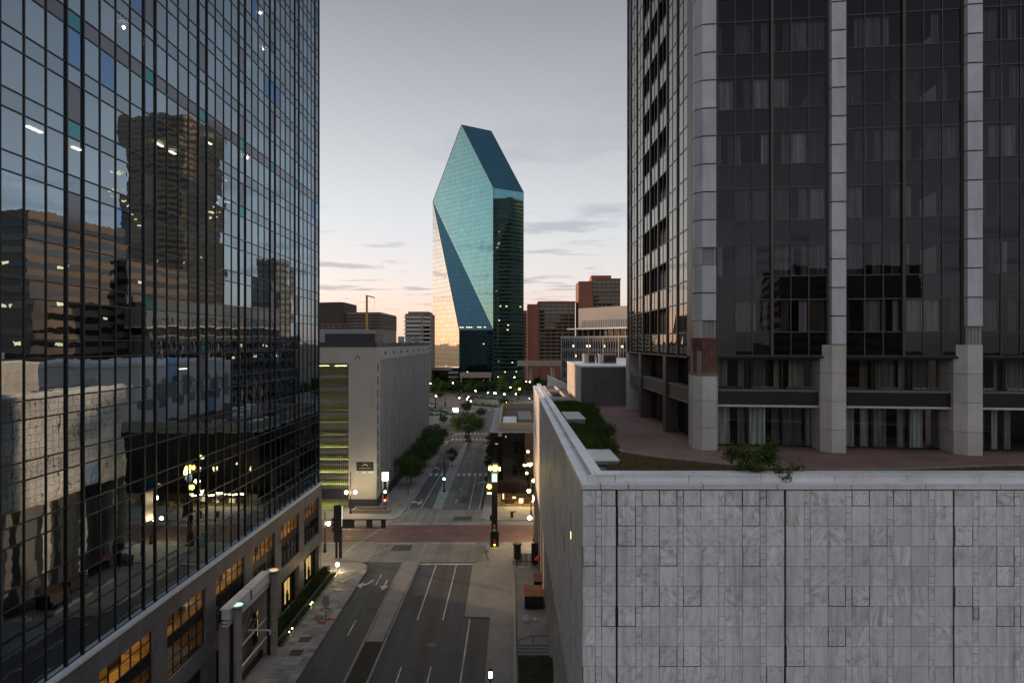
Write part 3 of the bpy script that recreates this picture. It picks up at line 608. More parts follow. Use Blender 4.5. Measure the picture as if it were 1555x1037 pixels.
# ================================================================= PARKING GARAGE
GXR, GY0, GY1, GZ = -29.3, 148.0, 243.0, 35.0
gg = thing('parking_garage', 'pale multi-storey parking garage with green-lit mesh opening and navy base', 'building', (-36, 190, 0))
xo = -35.35                                              # mesh opening ends here, white wall to the corner
def wallbox(a, b, m='white_wall', name='wall'): return obj(name, box(a, b), M[m], gg)
wallbox((xo, GY0, 2.1), (GXR, GY0 + .4, GZ)); wallbox((-90, GY0, 31.5), (xo, GY0 + .4, GZ))
wallbox((xo, GY0 - .05, .1), (GXR + .05, GY0 + .45, 2.1), 'navy', 'base_band')
wallbox((-90, GY0 - .05, 2.2), (xo, GY0 + .35, 4.2), 'navy', 'base_band')
wallbox((GXR - .4, GY0 + .4, 2.1), (GXR, GY0 + 2.6, GZ)); wallbox((GXR - .4, GY0 + 2.6, 32.2), (GXR, GY1, GZ))
wallbox((GXR - .35, GY0 + .45, .1), (GXR + .04, GY1, 2.1), 'navy', 'base_band')
wallbox((-90, GY1 - .3, 0), (GXR, GY1, GZ)); wallbox((-90, GY0 + .4, GZ - .3), (GXR - .4, GY1 - .3, GZ - .1), 'roofgrey', 'roof')
wallbox((-90, GY0 - .08, GZ), (GXR + .06, GY0 + .5, GZ + 1.0), 'navy', 'parapet'); wallbox((GXR - .5, GY0 + .5, GZ), (GXR + .06, GY1, GZ + .95), 'navy', 'parapet')
wallbox((-40.5, GY0 + .02, GZ + 1.0), (GXR - .3, GY0 + 9, GZ + 2.9), 'navy', 'stair_head')
wallbox((-90, GY0 + 30, GZ), (-37, GY0 + 31, GZ + 4.2), 'gov', 'roof_screen')
# side wall: slotted stair windows, then perforated screens between pilasters
for k in range(11):
    zt = 29.6 - k * 2.85
    if zt < 3: break
    wd = obj('stair_window', MB().lathe((0, 0, 0), [(0.01, 0), (0.01, 0.01)], 3), M['browndk'], gg); mb = MB()
    mb.box((GXR - .02, GY0 + 1.0, zt), (GXR + .03, GY0 + 2.0, zt + 1.9)); wd.data = mb.mesh('stair_window'); wd.data.materials.append(M['browndk'])
n = 8; L0, L1 = GY0 + 4.4, GY1 - 1
wallbox((GXR - .4, GY0 + 2.6, 2.1), (GXR, GY0 + 4.4, 32.2))
for k in range(n):
    ya = L0 + (L1 - L0) * k / n; yb = L0 + (L1 - L0) * (k + 1) / n
    obj('screen_panel', box((GXR - .4, ya + .25, 2.1), (GXR - .12, yb - .25, 32.2)), M['screen'], gg); obj('pilaster', box((GXR - .4, yb - .25, 2.1), (GXR + .06, yb + .25, 32.2)), M['white_wall'], gg)
    obj('floodlight', box((GXR, (ya + yb) / 2 - .12, 33.3), (GXR + .25, (ya + yb) / 2 + .12, 33.9)), M['dark_metal'], gg)
# lit decks behind mesh
for k in range(11):
    z = 31.5 - 2.73 * k
    if z < 4: break
    obj('deck', box((-90, GY0 + .6, z - .55), (xo - .1, GY0 + 14, z)), M['white_wall'], gg)
    obj('deck_rail', box((-60, GY0 + 1.2, z - 2.7), (xo - .3, GY0 + 1.35, z - 2.05)), M['gov'], gg)
    for x in (-38, -42, -47, -53): obj('tube_light', box((x - 1.3, GY0 + 3 + rnd.uniform(0, 2), z - .75), (x + 1.0, GY0 + 5.3, z - .68)), M['tube'], gg)
obj('deck_back_wall', box((-90, GY0 + 14, .1), (GXR - .5, GY0 + 14.3, GZ - .4)), M['tan'], gg); obj('deck_side_wall', box((xo, GY0 + .4, .1), (xo + .2, GY0 + 14, GZ - .4)), M['white_wall'], gg)
ms = MB(); x = -60.0
while x < xo: ms.box((x - .035, GY0 + .1, 4.2), (x + .035, GY0 + .17, 31.5)); x += .42
z = 4.3
while z < 31.5: ms.box((-60, GY0 + .08, z - .03), (xo, GY0 + .1, z + .03)); z += .42
obj('wire_mesh', ms, M['steel'], gg, kind='stuff')
for x in (-40, -46, -54): obj('entry_light', box((x - 1, GY0 + 3, 2.0), (x + 1, GY0 + 4, 2.1)), M['tube'], gg)
# wall sign and the three-square emblem
sg = obj('wall_sign', box((-33.6, GY0 - .1, 8.2), (-29.95, GY0 - .01, 10.1)), M['black'], gg)
obj('sign_footer', box((-33.6, GY0 - .13, 7.7), (-29.95, GY0 - .02, 8.19)), M['white'], sg)
obj('sign_chevron', MB().bar((-32.3, GY0 - .14, 9.35), (-31.75, GY0 - .14, 9.7), .06, .14).bar((-31.75, GY0 - .14, 9.7), (-31.2, GY0 - .14, 9.35), .06, .14), M['white'], sg); obj('sign_text_line', box((-33.0, GY0 - .14, 8.72), (-30.5, GY0 - .11, 8.86)), M['gov'], sg)
obj('sign_footer_mark', box((-33.3, GY0 - .16, 7.85), (-32.5, GY0 - .135, 8.0)).box((-31.3, GY0 - .16, 7.82), (-31.1, GY0 - .135, 8.1)), M['black'], sg)
for dx, dz in ((-.42, 0), (.42, 0), (0, .42)): obj('emblem_square', box((-33.4 + dx - .16, GY0 - .03, 32.6 + dz - .16), (-33.4 + dx + .16, GY0 + .02, 32.6 + dz + .16)), M['black'], gg)
# corner planter
t = thing('corner_planter', 'low stone planter box at the garage street corner', 'planter', (-29.5, 144.6, .14)); obj('wall', MB().box((-33.4, 143.2, .14), (-25.8, 143.5, .95)).box((-33.4, 145.9, .14), (-25.8, 146.2, .95)).box((-33.4, 143.5, .14), (-33.1, 145.9, .95)).box((-26.1, 143.5, .14), (-25.8, 145.9, .95)), M['tan'], t); obj('soil', box((-33.1, 143.5, .14), (-26.1, 145.9, .8)), M['soil'], t)
t = thing('stone_bench', 'small stone bench on the pavement beyond the corner planter', 'bench', (-24.6, 151, .14)); obj('seat', box((-24.9, 149.6, .5), (-24.3, 152.4, .66)), M['tan'], t)
for y in (150, 152): obj('leg', box((-24.85, y - .2, .14), (-24.35, y + .2, .5)), M['tan'], t)
# ---- roof things behind the garage
bb = thing('brown_office_block', 'brown concrete block with louvred upper storeys behind the garage roof', 'building', (-70, 300, 0))
obj('stair_drum', MB().prism([(-90, 300), (-74.6, 294), (-72.6, 296), (-72.6, 320), (-90, 320)], 0, 53.4), M['browndk'], bb)
obj('wall', box((-72.6, 297.5, 0), (-57.4, 340, 48.6)), M['brown'], bb)
for k in range(5): obj('louvre_band', box((-72.4, 297.2, 42.1 + k * 1.35), (-57.3, 297.6, 42.8 + k * 1.35)), M['browndk'], bb); obj('louvre_band', box((-57.45, 297.3, 42.1 + k * 1.35), (-57.15, 340, 42.8 + k * 1.35)), M['browndk'], bb)
obj('roof_slope', MB().prism([(-72.6, 297.5), (-57.4, 297.5), (-57.4, 340), (-72.6, 340)], 48.6, 49.2), M['brown'], bb)
obj('plant_deck', box((-90, 280, 36), (-58, 293, 41.0)), M['gov'], bb); obj('plant_parapet', box((-90, 279.6, 41.0), (-58, 279.9, 41.3)), M['white_wall'], bb)
for k in range(14): obj('rail_post', box((-89 + 2.3 * k, 279.7, 41.3), (-88.9 + 2.3 * k, 279.8, 43.6)), M['gov'], bb)
for z in (42.4, 43.6): obj('rail', box((-90, 279.68, z - .05), (-58, 279.82, z + .05)), M['gov'], bb)
t = thing('roof_davit', 'yellow steel davit mast on the garage-side roof', 'crane', (-59.6, 281, 41))
obj('mast', MB().bar((-59.6, 281, 40), (-59.6, 281, 55.4), .75), M['yellow'], t); obj('jib', MB().bar((-59.9, 281, 55.3), (-56.4, 281, 54.4), .45), M['yellow'], t); obj('cable', MB().bar((-56.5, 281, 54.4), (-56.5, 281, 50), .06), M['steel'], t)
rt = thing('roof_plant_screen', 'pale ribbed plant screen along the garage roof', 'screen', (-40, 205, GZ))
for k in range(9): obj('screen_panel', box((-47 + 1.9 * k, 190 + 4 * k, GZ), (-45.2 + 1.9 * k, 191 + 4 * k, GZ + 3.6 - .12 * k)), M['gov'], rt)
# residential tower
rs = thing('apartment_tower', 'distant pale apartment tower with balconies left of the teal tower', 'building', (-70, 500, 0))
obj('wall', box((-78, 500, 0), (-59.6, 530, 57.0)), M['tan'], rs); obj('roof_crown', box((-76, 501, 57), (-61, 528, 58.6)), M['brown'], rs)
for k in range(9):
    z = 30 + 3 * k
    obj('balcony_slab', box((-78.8, 498.6, z), (-66, 500, z + .9)), M['white'], rs); obj('window_band', box((-77.6, 499.7, z + 1.0), (-66.4, 500.1, z + 2.9)), M['winfar'], rs)
    obj('balcony_slab', box((-65, 499.0, z), (-59.2, 500, z + .8)), M['white'], rs); obj('window_band', box((-64.6, 499.7, z + .9), (-60, 500.1, z + 2.9)), M['winfar'], rs)
# ================================================================= TEAL PRISM TOWER
def teal(nm, mul):
    b = NB(nm); uvn = b.n('ShaderNodeUVMap'); sp = b.n('ShaderNodeSeparateXYZ'); b.l(uvn.outputs[0], sp.inputs[0])
    fu = b.mt('FRACT', b.mt('DIVIDE', sp.outputs[0], 1.55)); fv = b.mt('FRACT', b.mt('DIVIDE', sp.outputs[1], 3.7))
    line = b.mt('MAXIMUM', b.mt('MULTIPLY', b.mt('LESS_THAN', fu, .12), .45), b.mt('LESS_THAN', fv, .16)); 
    cellv = b.n('ShaderNodeCombineXYZ'); b.l(b.mt('FLOOR', b.mt('DIVIDE', sp.outputs[0], 1.55)), cellv.inputs[0]); b.l(b.mt('FLOOR', b.mt('DIVIDE', sp.outputs[1], 3.7)), cellv.inputs[1])
    wn = b.n('ShaderNodeTexWhiteNoise'); b.l(cellv.outputs[0], wn.inputs['Vector'])
    wv = b.noise(b.pos(), .045, 3); nrm = b.bump(wv, .07)
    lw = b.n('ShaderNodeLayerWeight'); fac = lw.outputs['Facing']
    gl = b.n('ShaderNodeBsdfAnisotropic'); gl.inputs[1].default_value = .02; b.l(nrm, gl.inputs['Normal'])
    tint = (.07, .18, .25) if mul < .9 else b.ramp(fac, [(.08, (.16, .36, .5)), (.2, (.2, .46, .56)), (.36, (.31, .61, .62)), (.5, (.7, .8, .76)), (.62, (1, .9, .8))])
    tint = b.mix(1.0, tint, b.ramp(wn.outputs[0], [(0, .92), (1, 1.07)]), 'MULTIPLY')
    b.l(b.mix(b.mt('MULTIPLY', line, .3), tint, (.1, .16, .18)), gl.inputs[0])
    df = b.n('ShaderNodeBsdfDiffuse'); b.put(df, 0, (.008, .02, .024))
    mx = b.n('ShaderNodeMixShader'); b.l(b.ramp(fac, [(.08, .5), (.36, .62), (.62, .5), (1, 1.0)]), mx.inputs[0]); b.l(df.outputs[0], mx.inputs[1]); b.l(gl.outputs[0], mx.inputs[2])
    return b.done(mx.outputs[0])
M['teal'] = teal('teal_curtain_wall', 1.0); M['teal_roof'] = teal('teal_roof_reflection_tint', .34)  # roof slopes: same glass, its dark sky reflection put into the tint
C = Vector((-14.4, 533, 0)); Lc = Vector((-68, 588, 0)); Rc = Vector((9.5, 549.5, 0)); Pc = Vector((-42, 545, 0)); Kc = Lc + Rc - C
up = lambda p, z: Vector((p.x, p.y, z)); EV, AP, FB = 156.8, 214.4, 45.5
A1 = up((C + Lc) / 2, AP); A2 = up((Rc + Kc) / 2, AP)
pt_ = thing('teal_prism_tower', 'tall teal glass tower cut into slanted prism facets', 'building', (-30, 565, 0))
def facet(pts, name='facet', label=None, mat='teal'):
    pts = [Vector(p) for p in pts]; nn = (pts[1] - pts[0]).cross(pts[2] - pts[0]).normalized(); h = Vector((0, 0, 1)).cross(nn)
    h = h.normalized() if h.length > .01 else Vector((1, 0, 0)); v = nn.cross(h)
    me = MB().face(pts).mesh(name); ul = me.uv_layers.new(name='UVMap')
    for i, li in enumerate(me.polygons[0].loop_indices): ul.data[li].uv = (pts[i].dot(h), pts[i].dot(v))
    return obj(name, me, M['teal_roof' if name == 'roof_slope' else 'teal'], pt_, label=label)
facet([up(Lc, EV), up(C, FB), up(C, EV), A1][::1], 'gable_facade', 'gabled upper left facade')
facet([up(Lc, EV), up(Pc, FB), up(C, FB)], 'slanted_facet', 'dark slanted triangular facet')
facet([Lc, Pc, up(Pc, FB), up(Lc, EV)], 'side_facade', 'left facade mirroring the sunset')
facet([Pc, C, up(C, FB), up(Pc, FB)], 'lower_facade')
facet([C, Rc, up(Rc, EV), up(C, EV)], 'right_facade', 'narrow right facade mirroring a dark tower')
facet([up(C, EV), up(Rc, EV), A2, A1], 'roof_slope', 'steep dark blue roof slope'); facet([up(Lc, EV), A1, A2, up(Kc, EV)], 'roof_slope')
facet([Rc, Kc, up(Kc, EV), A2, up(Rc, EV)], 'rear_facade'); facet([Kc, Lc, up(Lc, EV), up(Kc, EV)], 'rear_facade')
for p, q in ((up(C, 0), up(C, EV)), (up(C, EV), A1), (A1, A2), (up(C, EV), up(Rc, EV)), (up(Lc, EV), A1), (up(Lc, EV), up(C, FB)), (up(Pc, FB), up(C, FB)), (up(Lc, EV), up(Pc, FB)), (up(Rc, 0), up(Rc, EV)), (A2, up(Rc, EV))):
    obj('edge_trim', MB().bar(p, q, .35), M['mullion'], pt_)
for k in range(34):                                      # office lights behind the facets
    f = rnd.choice([(C, Lc, EV), (C, Rc, EV), (Pc, C, 40), (Lc, Pc, 60)]); s = rnd.uniform(.1, .9); z = 5 + 3.7 * rnd.randint(0, 20); p = f[0].lerp(f[1], s)
    if f[1] is Lc and (z < FB + (EV - FB) * s + 4): continue
    if z > f[2]: continue
    nn = (f[1] - f[0]).cross(Vector((0, 0, 1))).normalized(); nn = nn if nn.y < 0 else -nn; p = p + nn * .12; d = (f[1] - f[0]).normalized() * rnd.uniform(.3, .9)
    obj('lit_window', MB().face([up(p - d, z), up(p + d, z), up(p + d, z + .6), up(p - d, z + .6)]), M['lit_far'] if 'lit_far' in M else M.setdefault('lit_far', emit('far_office_light', (1, .75, .4), .55)), pt_)
for k in (0, 1, 3, 4, 5, 8, 9, 11):
    p = Pc.lerp(C, .05 + .065 * k) + Vector((-.4, -.9, 0)) * .3; pp = p.lerp(Lc, .03)
    obj('lit_window', MB().face([up(p + Vector((-.8, .34, 0)), 47.8), up(p + Vector((.6, -.26, 0)), 47.8), up(p + Vector((.6, -.26, 0)), 48.3), up(p + Vector((-.8, .34, 0)), 48.3)]), M['lit_far'], pt_)
lb = thing('tower_base_pavilion', 'beige canopy pavilion at the foot of the teal tower', 'pavilion', (-27, 505, 0))
obj('canopy', box((-38, 500, 10.2), (-15, 512, 13.6)), M['beige'], lb); obj('glazing', box((-36, 503, 0), (-17, 511, 10.2)), M['black_glass'], lb)
for x in (-37, -16): obj('pillar', box((x - .6, 500.5, 0), (x + .6, 502, 10.2)), M['beige'], lb)
lb = thing('low_glass_annex', 'low dark glass annex left of the teal tower', 'building', (-60, 510, 0)); obj('wall', box((-75, 512, 0), (-40, 540, 17)), M['black_glass'], lb); obj('cornice', box((-75, 511, 15.2), (-45, 512, 17.6)), M['tan'], lb)
for k in range(4): obj('stair_slab', box((-47, 508, 3 + 3.3 * k), (-40, 512, 4.4 + 3.3 * k)), M['gov'], lb)
# ================================================================= BRICK BUILDINGS AND GREY OFFICE
def brick_block(label, x0, x1, xs, Y0, Y1, zt, floors, step=None):
    t = thing('brick_apartment_block', label, 'building', ((x0 + x1) / 2, Y0, 0), 'red brick blocks on the skyline')
    obj('wall', box((x0, Y0, 0), (x1, Y1, zt)), M['brick_far'], t); obj('side_pier', box((xs, Y0 - 2.5, 0), (x0 + .3, Y1 - 4, zt - 1.2)), M['brick_far'], t); obj('parapet', box((x0 - .2, Y0 - .9, zt), (x1 + .3, Y1, zt + 1.3)), M['brick_far'], t)
    if step: obj('penthouse', box((x0 - .1, Y0 + 3, zt + 1.3), (x0 + (x1 - x0) * step, Y0 + 15, zt + 4)), M['brick_far'], t)
    fh = 3.1
    for k in range(floors):
        z = zt - 3.2 - fh * k
        obj('balcony', box((x0 + .8, Y0 - 1.5, z), (x1 - .3, Y0, z + 1.0)), M['brown'], t); w_ = obj('window_band', box((x0 + .8, Y0 - .12, z + 1.0), (x1 - .5, Y0 + .1, z + 2.75)), M['winfar'], t)
        for q in range(7): xx = x0 + .8 + (x1 - x0 - 1.4) * q / 6; obj('party_wall', box((xx - .25, Y0 - 1.3, z + 1.0), (xx + .25, Y0 - .13, z + 2.95)), M['brown'], w_)
        obj('side_window', box((xs - .1, Y0 + 2, z + 1), (xs + .05, Y0 + 6, z + 2.5)), M['winfar'], t)
    return t
brick_block('wide red brick block just right of the teal tower', 21.8, 52, 13, 560, 590, 68.4, 16)
brick_block('taller red brick tower farther right on the skyline', 64.7, 87.5, 54, 550, 580, 86.2, 14, .7)
t = thing('white_grid_tower', 'sliver of pale gridded tower between teal tower and brick block', 'building', (14, 640, 0)); obj('wall', box((8, 640, 0), (16.5, 660, 66)), M['gov'], t)
for k in range(14): obj('window_band', box((8.4, 639.8, 22 + 3 * k), (16.2, 640.1, 23.6 + 3 * k)), M['winfar'], t)
t = thing('overpass_wall', 'long pale overpass wall below the brick blocks', 'bridge', (30, 480, 0)); obj('deck', box((4, 478, 19.6), (80, 490, 22.9)), M['tan'], t)
for x in (12, 28, 44, 60): obj('pier', box((x, 481, 0), (x + 2.5, 487, 19.6)), M['tan'], t)
# grey office with clerestory, facade running toward the viewer on its right
gv = thing('grey_glass_office', 'grey office with blue-grey curtain wall, sunset-lit clerestory and plant block', 'building', (18.2, 250, 0))
gd = Vector((.6, -.8, 0)); gn = Vector((-.8, -.6, 0)); g0 = Vector((18.2, 250, 0))
def gpt(s, o, z): p = g0 + gd * s + gn * (-o); return (p.x, p.y, z)
def gbox(name, s0, s1, o0, o1, z0, z1, mat, par=None): return obj(name, MB().prism([gpt(s0, o0, 0)[:2], gpt(s1, o0, 0)[:2], gpt(s1, o1, 0)[:2], gpt(s0, o1, 0)[:2]], z0, z1), M[mat], par or gv)
gbox('wall', 0, 52, .3, 30, 0, 37.6, 'gov'); gbox('roof_edge', -.3, 52, -.2, 30, 37.6, 38.2, 'white_wall')
for k in range(10):
    z = 36.4 - 3.6 * k
    if z < 6: break
    gbox('window_band', .3, 52, .1, .28, z - 2.4, z, 'winfar'); gbox('spandrel', .3, 52, .12, .29, z - 3.6, z - 2.42, 'bluepanel')
for k in range(44): gbox('fin', k * 1.2, k * 1.2 + .16 + (.3 if k % 6 == 0 else 0), -.25, .11, 2, 37.59, 'gov')
for s, z in ((6, 34.4), (13, 34.4), (14.4, 34.4), (7.5, 30.9), (17, 30.9), (22, 34.4), (24, 31), (30, 34.3)): gbox('lit_window', s, s + .9, .02, .09, z, z + .7, 'lit_far')
gbox('clerestory', 5, 52, 3, 20, 38.2, 40.6, 'winfar')
for k in range(16): gbox('clerestory_post', 5.2 + 3 * k, 5.6 + 3 * k, 2.7, 3, 38.2, 40.6, 'gov')
gbox('eave', 3, 53, 0, 22, 40.6, 41.1, 'white'); gbox('plant_block', 7, 53, 2, 22, 41.1, 48.2, 'gov')
for k in range(40): gbox('plant_rib', 9 + 1.05 * k, 9.3 + 1.05 * k, 1.85, 2, 41.2, 43.8, 'gov')
# ================================================================= BLACK GLASS BUILDING
bk = thing('black_glass_office', 'low black glass office with a lit ground-floor shopfront', 'building', (8, 149, 0))
BX0, BX1, BY0, BY1, BZ = -4.6, 34.0, 149.5, 204.0, 16.3
obj('joint_backing', box((BX0 + .15, BY0 + .15, 2.9), (BX1, BY1, BZ - .05)), M['backing'], bk)
for r_ in range(5):
    z0 = 3.0 + 2.66 * r_
    for c_ in range(12):
        x0 = BX0 + 3.2 * c_; me = box((x0 + .03, BY0, z0 + .03), (x0 + 3.17, BY0 + .1, z0 + 2.63)); obj('pane', me, M['black_glass'], bk)
    for c_ in range(17):
        y0 = BY0 + .12 + 3.2 * c_; obj('pane', box((BX0, y0 + .03, z0 + .03), (BX0 + .1, y0 + 3.17, z0 + 2.63)), M['black_glass'], bk)
obj('cornice', box((BX0 - .15, BY0 - .15, BZ - .04), (BX1, BY1, BZ + .15)), M['gov'], bk)
obj('beige_parapet', MB().box((-2.9, BY0 + 1.2, BZ + .15), (BX1, BY0 + 1.7, BZ + 2.0)).box((-2.9, BY0 + 1.7, BZ + .15), (-2.4, BY1 - 6, BZ + 2.0)).box((-2.9, BY1 - 6, BZ + .15), (BX1, BY1 - 5.5, BZ + 2.0)), M['beige'], bk)
obj('roof', box((-2.4, BY0 + 1.7, BZ + .15), (BX1, BY1 - 6, BZ + .5)), M['roofred'], bk)
obj('roof_hatch', box((-2.1, 155, BZ + .5), (1.2, 170, BZ + 1.3)), M['white'], bk); obj('plant_house', box((1.6, 154, BZ + .5), (4.7, 172, BZ + 2.4)), M['roofgrey'], bk); obj('air_unit', box((5.3, 156, BZ + .5), (8.0, 172, BZ + 2.0)), M['white'], bk); obj('air_unit_fan', MB().box((5.7, 157, BZ + 2.0), (7.6, 163, BZ + 2.2)), M['black'], bk)
obj('white_stair_head', box((8.6, 176, BZ + .5), (13, 188, BZ + 2.6)), M['white'], bk)
for x in (2.0, 3.4): obj('roof_vent', box((x, 178, BZ + .5), (x + 1.0, 179.2, BZ + 1.2)), M['black'], bk)
# shopfront
obj('side_pier', box((BX0, BY0, .14), (BX0 + 2.2, BY0 + .4, 2.95)), M['tan'], bk)
obj('shop_back', box((BX0 + 2.2, BY0 + 5, .14), (BX1, BY0 + 5.2, 2.95)), M['browndk'], bk); obj('shop_floor', box((BX0 + 2.2, BY0 + .2, .1), (BX1, BY0 + 5, .16)), M['tan'], bk)
for k in range(6): obj('shop_light', box((-1.6 + 3.1 * k, BY0 + 1.2, 2.8), (.4 + 3.1 * k, BY0 + 3.6, 2.86)), M['warmpanel'], bk)
for k in range(9): obj('shop_mullion', box((-2.4 + 2.4 * k, BY0, .14), (-2.3 + 2.4 * k, BY0 + .12, 2.95)), M['dark_metal'], bk); obj('shop_pane', box((-2.3 + 2.4 * k, BY0 + .04, .2), (-.02 + 2.4 * k, BY0 + .06, 2.9)), M['shop_glass'], bk)
for x0, x1, z0, z1 in ((-2.0, -1.7, 1.4, 2.7), (4.3, 6.2, .6, 1.1), (4.6, 5.4, 1.7, 2.3), (1.6, 2.6, .5, 1.5), (.2, .9, 1.5, 1.9), (8.2, 9.4, .8, 1.8)): obj('shop_display', box((x0, BY0 + 1.6, z0), (x1, BY0 + 1.8, z1)), M['shopglow'], bk)
for k in range(5): obj('shop_counter', box((-1.5 + 3.4 * k, BY0 + 2.6, .16), (.6 + 3.4 * k, BY0 + 3.6, 1.2)), M['browndk'], bk)
lp = bpy.data.lights.new('shop_light', 'AREA'); lp.shape = 'RECTANGLE'; lp.size = 12; lp.size_y = .6; lp.energy = 150; lp.color = (1, .68, .3)
lo = bpy.data.objects.new('shop_light', lp); COL.objects.link(lo); lo.parent = bk; lo.location = Vector((4, BY0 - .3, 2.8)) - Vector((8, 149, 0)); lo.rotation_euler = (R(-35), 0, 0)
for x, z in ((-3.2, 7.9), (4.9, 7.9), (8.0, 7.9), (7.4, 10.6)): obj('lit_window', box((x, BY0 - .02, z), (x + .75, BY0 - .005, z + .9)), M['lit_near'] if 'lit_near' in M else M.setdefault('lit_near', emit('lit_window_glow', (1, .72, .3), 1.0)), bk)
# ================================================================= MARBLE PODIUM
PX, PY, PYE = 3.58, 34.4, 112.5
ZR = H - 7.2; ZC = H - 7.38
pod = thing('marble_podium', 'windowless podium clad in grey marble panels with white metal coping', 'building', (20, 70, 0))
XE = 34.0; ZLO = 14.5
obj('joint_backing', box((PX + .1, PY + .1, ZLO), (60, PYE - .1, ZC - .02)), M['backing'], pod)
wide = {}; narrow = {}
def cols(start, end, first):
    """panel edges: bays of [wide narrow wide wide narrow wide wide narrow wide wide narrow wide] parted by dark seams"""
    pat = [.91, .31, .89, .89, .31, .89, .89, .31, .89, .89, .31, .91]; out = []; s = start
    for w_ in first: out.append((s, s + w_)); s += w_
    seams = [s + .045]; s += .09
    while s < end:
        for w_ in pat:
            if s >= end: break
            out.append((s, min(s + w_, end))); s += w_
        seams.append(s + .045); s += .09
    return out, seams
rows = []; z = ZC - .06; hgt = .79
while z > ZLO + .1: rows.append((max(z - hgt, ZLO), z)); z -= hgt; hgt = 1.01
rest = MB(); cand = []; seamsX = None
def panel(face, a, b, z0, z1, nar):
    out = rnd.gauss(0, .004 if face == 'front' else .009); g = .011 if face == 'front' else .028
    if face == 'front': bx = ((a + g, PY - out, z0 + g), (b - g, PY + .09, z1 - g)); c = ((a + b) / 2, PY, (z0 + z1) / 2)
    else: bx = ((PX - out, a + g, z0 + g), (PX + .09, b - g, z1 - g)); c = (PX, (a + b) / 2, (z0 + z1) / 2)
    px, py = project(c); vis = -20 < px < 1600 and -20 < py < 1070
    return vis, c, bx, nar
for face, st, en, first in (('front', PX, XE, [.64, .31, .72]), ('side', PY + .1, PYE, [.72, .31, .64])):
    cc, seams = cols(st, en, first)
    for a, b in cc:
        nar = (b - a) < .4
        for z0, z1 in rows:
            if nar:
                zz = z1; 
                while zz > z0 + .02:
                    h2 = min(rnd.choice((.34, .5, .67)), zz - z0)
                    if zz - h2 - z0 < .12: h2 = zz - z0
                    cand.append((face,) + panel(face, a, b, zz - h2, zz, True)); zz -= h2
            else: cand.append((face,) + panel(face, a, b, z0, z1, False))
cnt = {True: 0, False: 0}
cand.sort(key=lambda q: (not q[1], q[2][1] ** 2 * (1 if q[0] == 'front' else 6)))
bolted = [(935, 712), (833, 726)]
for face, vis, c, bx, nar in cand:
    if vis and cnt[nar] < 300:
        cnt[nar] += 1; hx = [(bx[1][i] - bx[0][i]) / 2 for i in range(3)]; cc = [(bx[1][i] + bx[0][i]) / 2 for i in range(3)]
        o = obj('narrow_panel' if nar else 'panel', box([-v for v in hx], hx), M['marble'], pod, world=False, loc=Vector(cc) - Vector((20, 70, 0)))
        if face == 'front' and (rnd.random() < (.1 if not nar else (.05 if bx[1][2] - bx[0][2] > .6 else 0)) or (not nar and c[2] > ZC - .7 and rnd.random() < .4)):     # re-fixed panel: dark open joint and four bolts
            fr_ = MB(); x0, z0, x1, z1 = bx[0][0], bx[0][2], bx[1][0], bx[1][2]; t = .018
            for q in ((x0 - t, z0 - t, x1 + t, z0 + t), (x0 - t, z0, x0 + t, z1), (x1 - t, z0, x1 + t, z1)): fr_.box((q[0] - cc[0], bx[0][1] - .006 - cc[1], q[1] - cc[2]), (q[2] - cc[0], bx[0][1] + .02 - cc[1], q[3] - cc[2]))
            obj('open_joint', fr_, M['backing'], o, world=False)
            for u in (.25, .75):
                for v in (.2, .8): obj('bolt', MB().tube((x0 + (x1 - x0) * u - cc[0], bx[0][1] - .012 - cc[1], z0 + (z1 - z0) * v - cc[2]), (x0 + (x1 - x0) * u - cc[0], bx[0][1] + .01 - cc[1], z0 + (z1 - z0) * v - cc[2]), .026, n=6), M['backing'], o, world=False)
    else: rest.box(*bx)
obj('far_panels', rest, M['marble'], pod, kind='stuff')
# slots in the side wall
for y, z0, lit in ((41, 24.2, 1), (41.2, 20.6, 0), (41.2, 16.6, 0), (46.5, 26.0, 0), (46.5, 21.8, 0), (56, 25.5, 0), (56.2, 20.4, 0), (63, 22.6, 0), (71, 25.5, 0), (71, 19, 0), (84, 25, 0), (84, 20, 0), (97, 24, 0)):
    s_ = obj('wall_slot', box((PX - .015, y, z0), (PX + .02, y + .16, z0 + 1.7)), M['black'], pod)
    if lit: obj('slot_light', box((PX - .03, y + .02, z0), (PX - .017, y + .14, z0 + .45)), M['lit_near'], s_)
# coping: lower ledge, upstand, top plate in pieces with dark joints
def coping_front(x0, x1, k):
    obj('coping_ledge', box((x0 + .012, PY - .06, H - 7.38), (x1 - .012, PY + .6, H - 7.13)), M['coping'], pod); obj('coping_upstand', box((x0 + .9, PY + .6, H - 7.38), (x1 + .88, PY + .72, H - 6.79)), M['coping'], pod); obj('coping_plate', box((x0 + 1.4, PY + .5, H - 6.788), (x1 + 1.38, PY + 1.55, H - 6.72)), M['coping'], pod)
x = PX + .9; xs = [PX - .06, PX + .9, PX + 2.3]
while xs[-1] < XE: xs.append(xs[-1] + 3.74)
for k, (a, b) in enumerate(zip(xs, xs[1:])):
    obj('coping_ledge', MB().prism([(a + .022, PY - .06), (b - .022, PY - .06), (b - .022, PY + .64), (a + .022, PY + .64)], H - 7.38, H - 7.13), M['coping'], pod)
    obj('coping_lip', box((a + .022, PY - .075, H - 7.2), (b - .022, PY - .061, H - 7.12)), M['coping'], pod)
    sh = .55
    if a > PX: obj('coping_upstand', box((a - sh + .012, PY + .64, H - 7.4), (b - sh - .012, PY + .76, H - 6.8)), M['coping'], pod); obj('coping_plate', MB().prism([(a - sh + .4, PY + .56), (b - sh + .376, PY + .56), (b - sh + .376, PY + 1.5), (a - sh + .4, PY + 1.5)], H - 6.795, H - 6.73), M['coping'], pod)
